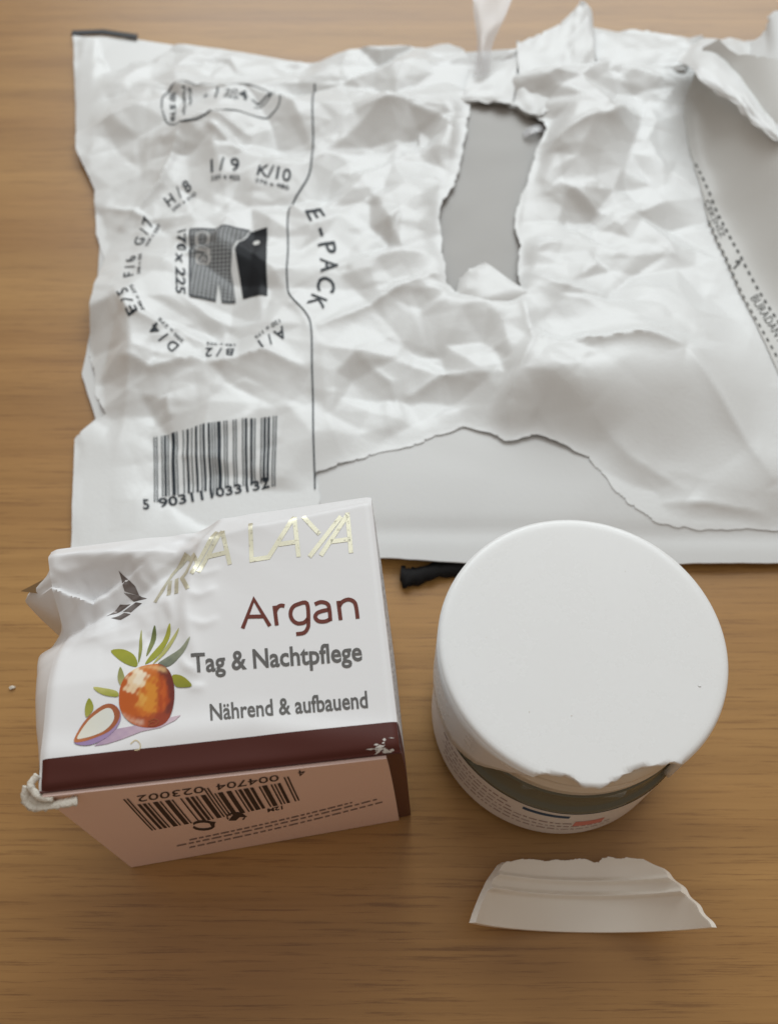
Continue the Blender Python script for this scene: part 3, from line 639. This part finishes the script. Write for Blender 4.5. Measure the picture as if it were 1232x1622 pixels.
# back side on the table, far flap, base flap
gridmesh('back_panel', lambda a, b: box3(a * BW, b * BL, np.full_like(a, 0.35)), 4, 4, M_CARD, box, solid=0)
gridmesh('top_flap', lambda a, b: box3((1 - a) * BW, BL - 0.25 + 0 * a, 0.4 + (BW + FP.at((1 - a) * BW, np.full_like(a, BL)) - 0.4) * b), 60, 12, M_CARD, box)
def bflap(a, b):
    u = 0.7 + a * (BW - 3.4); z = 0.4 + b * (BW - 1.6)
    return box3(u, -0.75 - 0.9 * np.sin(np.pi * b) * np.sin(np.pi * np.clip(a, 0, 1)), z)
bflap_o = gridmesh('base_flap', bflap, 40, 30, M_CARD_WARMED, box, solid=0.6)
dust = gridmesh('dust_flap', lambda a, b: box3(0.3 + a * (BW - 0.2), -0.14 + 0 * a, 0.4 + b * (BW - 1.1)), 20, 10, mat('brown_card', (0.085, 0.020, 0.014), 0.45), box, solid=0.3)
# brown base band on the two visible sides
BROWN = (0.078, 0.017, 0.011)
band = (np.array([[0.6, -0.05], [BW, -0.05], [BW, 5.4], [0.6, 5.4]]), [(0, 1, 2), (0, 2, 3)])
pan_band = decal('base_band', band, lambda v: onboxuv(v, 0.07), panel, BROWN, step=0.45)
def onright(v, lift=0.08):                     # v: (along, height)
    a = v[:, 0] / BL; zt = BW + FP.at(np.full(len(v), BW), v[:, 0]); b = (v[:, 1] - 0.4) / (zt - 0.4)
    P = rside(a, np.clip(b, 0, 1)); return P + np.array([ca, sa, 0]) * lift
decal('base_band', (np.array([[0, 1], [5.4, 1], [5.4, BW - 0.2], [0, BW - 0.2]]), [(0, 1, 2), (0, 2, 3)]), onright, right, BROWN, step=2)
decal('base_band', (np.array([[0, 1], [5.4, 1], [5.4, BW - 0.2], [0, BW - 0.2]]), [(0, 1, 2), (0, 2, 3)]), lambda v: lside(1 - v[:, 0] / BL, v[:, 1] / BW) - np.array([ca, sa, 0]) * 0.1, left_p, BROWN, step=2)

# lettering
GREY = (0.13, 0.125, 0.12); ARG = (0.15, 0.035, 0.022)
decal('printed_line', fit('Tag & Nachtpflege', (304, 1065), (574, 1046), 29, 0.022), onbox, panel, GREY, step=6)
decal('printed_line', fit('Nährend & aufbauend', (334, 1142), (583, 1121), 26, 0.018), onbox, panel, GREY, step=6)
def aff(p0, p1, cap, strokes, w):
    p0 = np.array(p0, float); e = (np.array(p1) - p0); n = np.array([e[1], -e[0]]) / np.linalg.norm(e) * cap
    return join([stroke([p0 + e * x + n * y for x, y in (curve(s, 5) if len(s) > 3 else s)], w) for s in strokes])
arc = lambda cx, cy, rx, ry, a0, a1, n=14: [(cx + rx * math.cos(math.radians(a)), cy + ry * math.sin(math.radians(a))) for a in np.linspace(a0, a1, n)]
ag = [[(0.0, 0.0), (0.115, 1.0), (0.235, 0.0)], [(0.045, 0.40), (0.185, 0.36)], [(0.295, 0.0), (0.287, 0.70)], [(0.292, 0.50), (0.315, 0.64), (0.345, 0.69), (0.375, 0.66)],
      arc(0.495, 0.34, 0.075, 0.34, 95, 262) + [(0.53, 0.02), (0.565, 0.14)], [(0.485, 0.68), (0.568, 0.68), (0.568, 0.02), (0.555, -0.20), (0.52, -0.34), (0.455, -0.36)],
      [(0.635, 0.63), (0.69, 0.69), (0.745, 0.60), (0.757, 0.36), (0.757, 0.0)], [(0.755, 0.40), (0.69, 0.37), (0.645, 0.30), (0.63, 0.17), (0.655, 0.03), (0.71, 0.0), (0.757, 0.06)],
      [(0.845, 0.0), (0.838, 0.68)], [(0.842, 0.48), (0.87, 0.63), (0.92, 0.70), (0.965, 0.63), (0.985, 0.46), (0.992, 0.0)]]
decal('printed_name', aff((384, 995), (568, 980), 45, ag, 6.2), onbox, panel, ARG, step=6)
# foil brand word: each letter as doubled strokes
fo_ = [[(240, 945), (262, 890), (288, 862)], [(262, 935), (262, 905)], [(276, 935), (274, 905)], [(274, 880), (290, 868), (300, 880), (292, 900), (284, 908), (296, 930)], [(300, 868), (312, 890)],
       [(301, 905), (341, 836)], [(312, 903), (350, 836)], [(350, 836), (363, 892)], [(326, 878), (359, 872)],
       [(396, 826), (398, 886), (425, 882), (466, 818)], [(466, 818), (473, 882)], [(441, 862), (470, 858)],
       [(480, 818), (506, 846)], [(540, 818), (490, 882)], [(550, 816), (508, 880)], [(550, 812), (556, 876)], [(524, 858), (555, 854)]]
decal('foil_brand_word', join([stroke(s, 7.0) for s in fo_]), lambda v: onbox(v, 0.08), panel, material=M_FOIL, step=5)
M_FOILD = mat('dark_foil', (0.20, 0.17, 0.16), 0.3, metallic=0.6)
lf = [[(175, 883), (182, 912), (205, 918), (200, 905)], [(180, 914), (195, 926), (222, 930), (206, 918)], [(150, 950), (176, 938), (190, 930), (172, 930)], [(178, 944), (200, 930), (214, 938), (196, 952)], [(160, 956), (182, 948), (196, 956), (178, 962)]]
decal('foil_leaf_emblem', join([poly(p) for p in lf]), lambda v: onbox(v, 0.08), panel, material=M_FOILD, step=4)

# fruit illustration (watercolour): body, half nut, leaves, cast tint
FR = np.array([232, 1101.0])
def lerp(a, b, t): return np.array(a) + (np.array(b) - np.array(a)) * np.clip(t, 0, 1)[:, None]
def fruit_col(v):
    x = (v[:, 0] - FR[0]) / 44; y = (v[:, 1] - FR[1]) / 52; r = np.hypot(x, y)
    w = 0.06 * np.sin(9 * y + 4 * x) + 0.05 * np.sin(17 * y - 6 * x) + 0.03 * np.sin(31 * x + 23 * y)
    step = lambda e, a: 1 / (1 + np.exp(-(a - e) / 0.03))
    c = np.tile([0.50, 0.105, 0.014], (len(v), 1))
    def put(col, m, k=1.0):
        nonlocal c
        c = c + (np.array(col) - c) * np.clip(m * k, 0, 1)[:, None]
    put((0.60, 0.16, 0.02), step(-0.35, x + w) * step(-0.35, -(x - 0.05) + w), 0.8)
    put((0.68, 0.27, 0.03), step(0.0, 0.26 - np.abs(x - 0.16) + w) * step(0.0, 0.50 - np.abs(y - 0.05) + w), 0.9)
    put((0.74, 0.40, 0.08), step(0.0, 0.10 - np.abs(x + 0.20 - 0.1 * y) + w) * step(-0.25, -np.abs(y - 0.08)), 0.8)
    put((0.40, 0.055, 0.012), step(0.42, x + w + 0.1 * y), 0.85)
    put((0.62, 0.13, 0.02), step(0.0, 0.07 - np.abs(x - 0.62 - 0.15 * y * y) + w * 0.6) * step(-0.75, -y), 0.7)
    put((0.13, 0.025, 0.02), step(0.80, r + w * 0.5) * step(0.25, x + 0.2 * y), 0.9)
    put((0.33, 0.05, 0.014), step(0.58, y + w) * step(-0.4, x), 0.75)
    put((0.84, 0.66, 0.42), step(0.0, 0.34 - np.hypot((x + 0.42) / 0.95, (y + 0.52) / 1.25) + w * 1.6), 0.9)
    put((0.88, 0.78, 0.62), step(0.0, 0.20 - np.hypot((x + 0.30) / 1.0, (y + 0.62) / 1.1) + w), 0.9)
    put((0.80, 0.52, 0.24), step(0.0, 0.06 - np.abs(y + 0.88 - 0.25 * x * x) + w * 0.4) * step(0.0, 0.5 - np.abs(x - 0.2)), 0.7)
    put((0.74, 0.52, 0.40), step(0.0, 0.07 - np.abs(y - 0.86 + 0.25 * x * x) + w * 0.4) * step(0.1, -x), 0.6)
    return c
body = [(FR[0] + rx * 1.0, FR[1] + ry) for rx, ry in [(-44, 8), (-42, -14), (-33, -32), (-18, -44), (2, -50), (22, -50), (36, -38), (43, -18), (44, 6), (40, 28), (32, 44), (18, 52), (2, 53), (-16, 49), (-32, 38), (-41, 24)]]
bodyp = curve(body, 5, True)
def wc(a, b, ax=0, s=30, k=0.12):
    def fn(v):
        t = (v[:, ax] - v[:, ax].min()) / max(np.ptp(v[:, ax]), 1e-6)
        return lerp(a, b, t + k * np.sin(v[:, 0] / 3.1) * np.cos(v[:, 1] / 2.7))
    return fn
ill = [('printed_tint', [(185, 1155), (215, 1150), (250, 1142), (287, 1133), (278, 1142), (255, 1154), (225, 1160), (195, 1172), (170, 1180), (150, 1183)], wc((0.42, 0.30, 0.42), (0.62, 0.48, 0.54)), 0.08),
       ('printed_fruit', bodyp, fruit_col, 0.12)]
leaves = [([(170, 1023), (190, 1022), (208, 1032), (216, 1048), (212, 1054), (196, 1048), (180, 1036)], (0.36, 0.36, 0.04), (0.26, 0.28, 0.03)),
          ([(219, 990), (221, 1010), (221, 1030), (217, 1048), (216, 1020)], (0.42, 0.42, 0.12), (0.20, 0.22, 0.06)),
          ([(240, 984), (243, 998), (238, 1020), (229, 1036), (232, 1015)], (0.12, 0.15, 0.05), (0.26, 0.28, 0.10)),
          ([(266, 983), (267, 1000), (258, 1022), (244, 1040), (228, 1050), (236, 1034), (254, 1010)], (0.44, 0.43, 0.08), (0.30, 0.32, 0.03)),
          ([(281, 992), (276, 1008), (260, 1032), (240, 1050), (258, 1024)], (0.52, 0.50, 0.22), (0.44, 0.44, 0.12)),
          ([(301, 1008), (294, 1026), (280, 1044), (264, 1055), (248, 1050), (264, 1038), (284, 1026)], (0.40, 0.42, 0.30), (0.14, 0.16, 0.12)),
          ([(188, 1053), (196, 1070), (196, 1080), (190, 1085), (185, 1072)], (0.22, 0.24, 0.06), (0.42, 0.40, 0.18)),
          ([(147, 1087), (164, 1089), (184, 1094), (186, 1103), (166, 1101), (152, 1094)], (0.56, 0.54, 0.18), (0.32, 0.33, 0.04)),
          ([(140, 1105), (147, 1116), (146, 1126), (136, 1136), (134, 1120)], (0.28, 0.30, 0.03), (0.40, 0.38, 0.08)),
          ([(272, 1070), (284, 1069), (296, 1076), (304, 1087), (288, 1089), (277, 1086)], (0.34, 0.32, 0.03), (0.24, 0.25, 0.03))]
for k, (p, c0, c1) in enumerate(leaves):
    decal('printed_leaf', poly(curve(p, 3, True)), lambda v, kk=k: onbox(v, 0.09 + 0.006 * kk), panel, wc(c0, c1, 1), step=4)
for nm, p, c, lf_ in ill: decal(nm, poly(p), lambda v, q=lf_: onbox(v, q + 0.05), panel, c, step=1.1)
nut_o = curve([(119, 1178), (122, 1162), (134, 1142), (150, 1126), (168, 1115), (182, 1117), (191, 1130), (189, 1146), (176, 1164), (158, 1176), (138, 1182)], 4, True)
nut_r = curve([(118, 1176), (123, 1160), (136, 1140), (152, 1124), (168, 1115), (181, 1117), (190, 1129), (186, 1145), (172, 1160), (150, 1170), (132, 1176)], 4, True)
nut_i = curve([(123, 1171), (128, 1159), (140, 1142), (154, 1130), (168, 1122), (177, 1124), (181, 1136), (176, 1148), (164, 1159), (148, 1166), (134, 1170)], 4, True)
decal('printed_nut_shell', poly(nut_o), lambda v: onbox(v, 0.19), panel, wc((0.30, 0.20, 0.40), (0.36, 0.26, 0.42)), step=4)
decal('printed_nut_rim', poly(nut_r), lambda v: onbox(v, 0.21), panel, wc((0.50, 0.17, 0.06), (0.34, 0.10, 0.04)), step=4)
decal('printed_nut_kernel', poly(nut_i), lambda v: onbox(v, 0.23), panel, wc((0.76, 0.74, 0.64), (0.72, 0.73, 0.68)), step=4)
decal('printed_fruit_eye', stroke(curve([(236, 1144), (244, 1140), (252, 1143), (246, 1150), (236, 1150), (240, 1145), (246, 1145)], 4), 2.0), lambda v: onbox(v, 0.23), panel, (0.30, 0.07, 0.02), step=3)
decal('printed_drop', join([stroke(curve([(208, 1180), (216, 1174), (223, 1180), (222, 1188), (214, 1190)], 4), 1.6)]), onbox, panel, (0.66, 0.55, 0.34), step=4)
# crinkled print on the left side
decal('printed_side_text', join([fit('+ das', (48, 1027), (78, 1022), 8, 0.0)]), lambda v: lside_px(v), left_p, (0.35, 0.33, 0.34), step=4) if False else None

# small text on the right side panel: lines run along the panel
parts = []; r = random.Random(4)
for ln in range(13):
    z = BW - 4.0 - ln * 3.0; x = 8.0; end = BL - 4 - r.uniform(0, 14)
    while x < end:
        wd = r.uniform(1.6, 5.0)
        q = x
        while q < x + wd:
            parts.append(stroke([(q, z), (q + r.uniform(-.1, .1), z + (1.5 if r.random() < .25 else 1.0))], 0.28)); parts.append(stroke([(q, z + r.choice([0, .5, 1.0])), (q + 0.45, z + r.choice([0, .5, 1.0]))], 0.2)); q += 0.62
        x += wd + 0.8
decal('printed_small_text', join(parts), onright, right, (0.22, 0.21, 0.22), step=8)

# base flap: barcode upside down, number, small icons
FQ = box3(np.array(0.0), np.array(-2.0), np.array(0.0)); FN = np.array([sa, -ca, 0.0])
def onbase(v, lift=0.1):
    P = onplane(v, FQ, FN); q = uv(P); a = np.clip((q[:, 0] - 0.7) / (BW - 3.4), 0, 1); b = np.clip((P[:, 2] - 0.4) / (BW - 1.6), 0, 1)
    return bflap(a, b) + FN * lift
bits = ean('4004704023002')[::-1]; parts = []
A, B_, C_, D_ = np.array([203, 1299]), np.array([462, 1263]), np.array([240, 1332]), np.array([476, 1290])
i = 0
while i < 95:
    if bits[i] == '1':
        j = i
        while j < 95 and bits[j] == '1': j += 1
        a, b = i / 95, (j - 0.1) / 95; up = -0.25 if (i < 4 or i > 91 or 45 <= i <= 49) else 0.0
        q = lambda t, k: A + (B_ - A) * t + (C_ - A + (D_ - C_ - B_ + A) * t) * k
        parts.append((np.array([q(a, up), q(b, up), q(b, 1), q(a, 1)]), [(0, 1, 2), (0, 2, 3)])); i = j
    else: i += 1
BINK = (0.045, 0.03, 0.028)
decal('printed_barcode', join(parts), onbase, bflap_o, BINK, step=12)
decal('printed_barcode_number', join([fit('4', (484, 1246), (473, 1248), 8, 0.0), fit('004704', (442, 1254), (342, 1268), 8, 0.0), fit('023002', (322, 1271), (216, 1286), 8, 0.0)]), onbase, bflap_o, BINK, step=12)
ic = [stroke(arc(322, 1324, 17, 6, 200, 520), 3.2), poly([(330, 1318), (342, 1319), (336, 1327)]), poly([(362, 1317), (372, 1306), (384, 1307), (392, 1312), (380, 1312), (374, 1317)]), stroke(arc(374, 1312, 14, 6, 150, 400), 2), fit('12M', (448, 1297), (424, 1301), 5, 0.02)]
decal('printed_icons', join(ic), onbase, bflap_o, BINK, step=12)
parts = []
for k, (a, b) in enumerate([((300, 1346), (560, 1298)), ((280, 1355), (600, 1296)), ((300, 1358), (610, 1301))]):
    a = np.array(a, float); b = np.array(b, float); t = 0
    while t < 1:
        l = r.uniform(0.015, 0.05); parts.append(stroke([a + (b - a) * t, a + (b - a) * min(1, t + l)], 2.0)); t += l + 0.012
decal('printed_small_text', join(parts), onbase, bflap_o, (0.30, 0.22, 0.21), step=12)

# worn white board at the corners
def scuffs(name, cx, cy, n, sx, sy, seed, parent, to3d):
    r = np.random.default_rng(seed); ps = []
    for _ in range(n):
        c = np.array([cx + r.normal(0, sx), cy + r.normal(0, sy)]); a = r.uniform(-0.7, 0.2); l = r.uniform(2, 9); w = r.uniform(1.0, 3.4)
        e = np.array([math.cos(a), math.sin(a)]); m = np.array([-e[1], e[0]])
        ps.append(poly([c - e * l, c + m * w * r.uniform(.3, 1), c + e * l * r.uniform(.5, 1), c - m * w * r.uniform(.3, 1)]))
    return decal(name, join(ps), to3d, parent, (0.62, 0.59, 0.55), step=4)
scuffs('worn_corner', 602, 1186, 20, 9, 6, 3, panel, lambda v: onbox(v, 0.1))
scuffs('worn_corner', 614, 1196, 16, 4, 6, 5, panel, lambda v: onbox(v, 0.11))
# crushed corner at the lower left: layered, rolled board
def roll(name, pts, wid, th, seed):
    r = np.random.default_rng(seed); P = curve([box3(np.array(a), np.array(b), np.array(c)) for a, b, c in pts], 6); V = []; F = []; n = 8
    for k, p in enumerate(P):
        t = P[min(k + 1, len(P) - 1)] - P[max(k - 1, 0)]; t /= np.linalg.norm(t); u1 = np.cross(t, [0, 0, 1.0]); u1 /= np.linalg.norm(u1); u2 = np.cross(u1, t)
        for m in range(n):
            a = 2 * math.pi * m / n; j = 1 + r.normal(0, 0.12); V.append(p + (u1 * math.cos(a) * wid + u2 * math.sin(a) * th) * j)
    for k in range(len(P) - 1):
        for m in range(n): F.append((k * n + m, k * n + (m + 1) % n, (k + 1) * n + (m + 1) % n, (k + 1) * n + m))
    F += [tuple(range(n))[::-1], tuple(range((len(P) - 1) * n, len(P) * n))]
    return mesh(name, V, F, M_CARD_RAW, box)
roll('crushed_corner', [(-2.2, 1.5, BW - 1.5), (-2.6, -0.2, BW - 2.5), (-1.4, -1.6, BW - 3.2), (1.5, -1.9, BW - 2.6), (4.5, -1.9, BW - 2.3), (6.5, -1.7, BW - 2.1)], 0.85, 0.4, 2)
roll('crushed_corner', [(-0.2, 3.0, BW - 0.6), (-1.4, 1.5, BW - 0.9), (-0.6, 0.1, BW - 1.4), (0.6, -0.7, BW - 1.8), (2.4, -1.0, BW - 1.8)], 0.7, 0.5, 5)
roll('crushed_corner', [(-2.4, 0.6, BW - 2.4), (-1.0, -0.9, BW - 3.0), (1.2, -1.4, BW - 3.4), (3.0, -1.4, BW - 3.6)], 0.6, 0.4, 8)
# open fold at the far left corner showing brown board
mesh('open_fold', np.array([box3(np.array(a), np.array(b), np.array(c)) for a, b, c in [(-6.6, 46, BW - 6.5), (-0.3, 48.5, BW - 5.5), (-0.2, 44.5, BW - 8.0), (-4.0, 47.5, BW - 9.0)]]), [(0, 2, 1), (0, 1, 3), (0, 3, 2), (1, 2, 3)], M_CARD_IN, box, smooth=False)

# ------------------------------------------------------------------ jar
JX, JY, JH = 40.1, 70.9, 48.3
jar = thing('cream_jar', 'round glass cream jar with label and broken white screw lid, right of the box', 'jar', (JX, JY, 0))
def lathe(name, prof, material, parent, n=160, a0=0, a1=2 * math.pi, solid=0, cx=JX, cy=JY):
    full = abs(a1 - a0 - 2 * math.pi) < 1e-6; m = n if full else n + 1; V = []; F = []
    for k in range(m):
        a = a0 + (a1 - a0) * k / n
        for rr, z in prof: V.append((cx + rr * math.cos(a), cy + rr * math.sin(a), z))
    L = len(prof)
    for k in range(n):
        k2 = (k + 1) % m
        for q in range(L - 1): F.append((k * L + q, k2 * L + q, k2 * L + q + 1, k * L + q + 1))
    return mesh(name, V, F, material, parent, solid=solid)
lathe('glass_body', [(0.01, 0.3), (25, 0.3), (27.2, 0.5), (28.6, 1.6), (29.2, 3.5), (29.3, 8), (29.3, 24.3), (29.15, 24.9), (28.7, 25.2), (28.0, 25.5), (28.0, 32.6), (27.8, 32.95), (27.0, 33.0), (24.5, 33.0), (24.5, 6), (23.5, 4.6), (0.01, 4.6)], M_GLASS, jar)
lathe('inner_cup', [(0.01, 4.9), (23.3, 4.9), (24.3, 6.4), (24.3, 33.5), (0.01, 33.5)], M_CREAM, jar)
lab = lathe('label', [(29.42, 4.0), (29.42, 24.0)], M_LABEL, jar)
neck = lathe('threaded_neck', [(26.8, 33.05), (27.5, 33.1), (27.6, 33.6), (27.6, 36.0), (27.95, 36.6), (27.95, 37.6), (27.6, 38.2), (27.6, 41.0), (27.95, 41.6), (27.95, 42.6), (27.6, 43.2), (27.4, 45.2), (26.6, 46.0), (22, 46.0)], M_NECK, jar)
def onlabel(v, lift=0.06):                      # v: (angle in degrees, height)
    a = np.radians(v[:, 0]); return np.stack([JX + (29.42 + lift) * np.cos(a), JY + (29.42 + lift) * np.sin(a), v[:, 1]], 1)
rect = lambda x0, x1, y0, y1: (np.array([[x0, y0], [x1, y0], [x1, y1], [x0, y1]], float), [(0, 1, 2), (0, 2, 3)])
decal('printed_blue_bar', rect(-112, -92, 20.2, 22.2), onlabel, lab, (0.02, 0.06, 0.13), step=2)
decal('printed_red_box', rect(-88, -75, 12.5, 17.0), onlabel, lab, (0.66, 0.22, 0.18), step=2)
parts = []
for ln in range(5):
    z = 20.0 - ln * 2.8; x = -160 + r.uniform(0, 4)
    while x < -70 - (0 if ln > 2 else 22):
        l = r.uniform(1.0, 4.0)
        if not (ln < 2 and x > -118): parts.append(rect(x, x + l, z, z + r.uniform(0.5, 0.9)))
        x += l + 0.9
decal('printed_label_text', join(parts), onlabel, lab, (0.36, 0.26, 0.25), step=4)
# lid: flat disc and skirt; the front of the skirt is broken away
n = 220; ang = np.linspace(0, 2 * np.pi, n, endpoint=False)
def rim_cut(a):
    """lowest height of the lid wall at that angle: intact 27.6, broken out in front"""
    d = (np.degrees(a) + 90 + 180) % 360 - 180  # 0 = towards the viewer
    return np.interp(d, [-180, -61, -60, -55, -47, -40, -33, -26, -24, 30, 36, 42, 180], [25.7, 25.7, 26.2, 28, 31, 37, 42, 46.3, 47.2, 47.2, 46.6, 25.7, 25.7])
def disc_r(a):
    d = (np.degrees(a) + 90 + 180) % 360 - 180
    return np.interp(d, [-180, -24, -21, -18, -15.5, -13, -10.5, -9.0, -6, 0, 1.5, 4, 8, 12, 15, 19, 22, 25, 30, 34, 180], [30, 30, 28.9, 28.4, 28.5, 27.9, 28.3, 28.5, 29.5, 29.7, 29.5, 28.9, 28.0, 27.3, 27.4, 27.0, 27.6, 27.9, 28.6, 30, 30])
jag = np.random.default_rng(5).normal(0, 1, n)
V = []; F = []
ringz = [(0.012, 0), (10, 0), (20, 0), (26, 0), (27.5, 0), (28.6, -0.02), (29.2, -0.12), (29.62, -0.38), (29.88, -0.78), (30, -1.3)]
down = [0.0, 0.2, 0.4, 0.6, 0.8, 1.0]
rows = len(ringz) + len(down) * 2
for k, a in enumerate(ang):
    R = disc_r(a); zc = rim_cut(a); broken = zc > 25.8
    zc = zc + (jag[k] * 0.18 if broken else 0); RR = R + (jag[k] * 0.12 if R < 29.99 else 0)
    P = []
    for rr, z in ringz:
        rq = min(rr, RR) if rr < 29.0 else (RR if R < 29.99 else rr); P.append((rq, JH + (z if R >= 29.99 else z * 0.25)))
    zt = P[-1][1]; zb = min(zc, zt - 0.15) if R >= 29.99 else zt - 0.9
    for t in down: P.append((P[9][0], zt + (zb - zt) * t))
    ri = 28.3 if R >= 29.99 else RR - 0.3
    for t in down[::-1]: P.append((ri, zb + (max(JH - 1.9, zb + 0.02) - zb) * (1 - t) if R >= 29.99 else zb))
    for rr, z in P: V.append((JX + rr * math.cos(a), JY + rr * math.sin(a), z))
rows = len(P)
for k in range(n):
    k2 = (k + 1) % n
    for q in range(rows - 1): F.append((k * rows + q, k * rows + q + 1, k2 * rows + q + 1, k2 * rows + q))
c0 = len(V); V.append((JX, JY, JH - 1.9))
for k in range(n): F.append((k * rows + rows - 1, c0, ((k + 1) % n) * rows + rows - 1))
mesh('broken_lid', V, F, M_LID, jar)

# ------------------------------------------------------------------ broken piece of the lid wall, hollow side up
SX, SY, SR = 42.8, 20.9, 30.0
r = np.random.default_rng(3); na = 140; nl = 100; th = 1.9
half = lambda l: np.interp(l, [0, 2, 9, 12.8, 14.2, 16.5], [60, 57, 46, 38.5, 33.5, 24])
jagt = np.convolve(r.normal(0, 1, na + 8), np.ones(7) / 7, 'same')[:na]
V = []; F = []
def inner(l):                                   # wall thickness along the height: thread steps on the hollow side
    return th - 0.55 * (0.5 + 0.5 * np.tanh((l - 7.4) * 4)) * 0 + 1.1 * np.exp(-((l - 7.4) / 0.5) ** 2) + 0.9 * np.exp(-((l - 10.4) / 0.5) ** 2) + 0.5 * (l > 14) * np.clip((l - 14) / 3, 0, 1) - 0.4 * (l < 7)
for side in (0, 1):
    for q in range(nl):
        for k in range(na):
            s = 2 * k / (na - 1) - 1
            Lk = 15.0 + 0.35 * jagt[k] + 0.5 * math.sin(3.1 * s + 0.5) - 0.9 * math.exp(-((s - 0.28) / 0.13) ** 2) - 1.2 * max(0, -s - 0.82) / 0.18
            l = q / (nl - 1) * Lk; h = half(l); off = 0.9 * math.sin(l * 1.7) * 0.6 if s > 0.9 else 0
            a = math.radians(s * (h + off)); rad = SR if side == 0 else SR - float(inner(np.array(l)))
            x = rad * math.sin(a); z = SR - rad * math.cos(a); V.append((x, l, z))
V = np.array(V)
tilt = math.radians(4); rz = math.radians(-1.0)
y = V[:, 1] * math.cos(tilt) - V[:, 2] * math.sin(tilt) * 0; z = V[:, 2] + V[:, 1] * math.sin(tilt)
x = V[:, 0] * math.cos(rz) - y * math.sin(rz); y = V[:, 0] * math.sin(rz) + y * math.cos(rz)
V = np.stack([SX + x, SY + y, z + 0.1], 1); o2 = nl * na
for q in range(nl - 1):
    for k in range(na - 1):
        a = q * na + k; F.append((a, a + na, a + na + 1, a + 1)); F.append((o2 + a, o2 + a + 1, o2 + a + na + 1, o2 + a + na))
for k in range(na - 1):
    F.append((k, k + 1, o2 + k + 1, o2 + k)); a = (nl - 1) * na + k; F.append((a + 1, a, o2 + a, o2 + a + 1))
for q in range(nl - 1):
    a = q * na; F.append((a + na, a, o2 + a, o2 + a + na)); a = q * na + na - 1; F.append((a, a + na, o2 + a + na, o2 + a))
M_SHARD = mat('shard_plastic', (0.86, 0.81, 0.73), 0.3, sss=0.25)  # creamier than the lid's plastic
sh = mesh('lid_shard', V, F, M_SHARD, label='curved white shard broken from the lid, lying in front of the jar', category='shard')
md = sh.modifiers.new('edge', 'EDGE_SPLIT'); md.split_angle = math.radians(50)

# ------------------------------------------------------------------ crumb on the table
r = np.random.default_rng(12); c = flat([(20, 1090)], 0)[0]; bm = bmesh.new(); bmesh.ops.create_icosphere(bm, subdivisions=2, radius=1)
P = [(c[0] + v.co.x * 0.8 + r.normal(0, .12), c[1] + v.co.y * 0.45 + r.normal(0, .1), max(0.02, 0.35 + v.co.z * 0.4 + r.normal(0, .06))) for v in bm.verts]
mesh('white_crumb', P, [[v.index for v in f.verts] for f in bm.faces], M_CARD_RAW, smooth=False, label='tiny pale crumb on the bare table left of the box', category='crumb'); bm.free()

# moulding nub and dust specks on the lid
lid = bpy.data.objects['broken_lid']; r = np.random.default_rng(21)
for px_, rad in [((1108, 1087), 0.32), ((838, 1128), 0.12), ((905, 1134), 0.14), ((770, 1010), 0.1), ((990, 905), 0.1)]:
    c = flat([px_], JH)[0]; bm = bmesh.new(); bmesh.ops.create_icosphere(bm, subdivisions=2, radius=1)
    P = [(c[0] + v.co.x * rad * (1 + r.normal(0, .15)), c[1] + v.co.y * rad * 0.8, JH + 0.02 + v.co.z * rad * 0.35) for v in bm.verts]
    mesh('lid_speck', P, [[v.index for v in f.verts] for f in bm.faces], M_LID if rad > 0.2 else M_CARD_RAW, lid); bm.free()
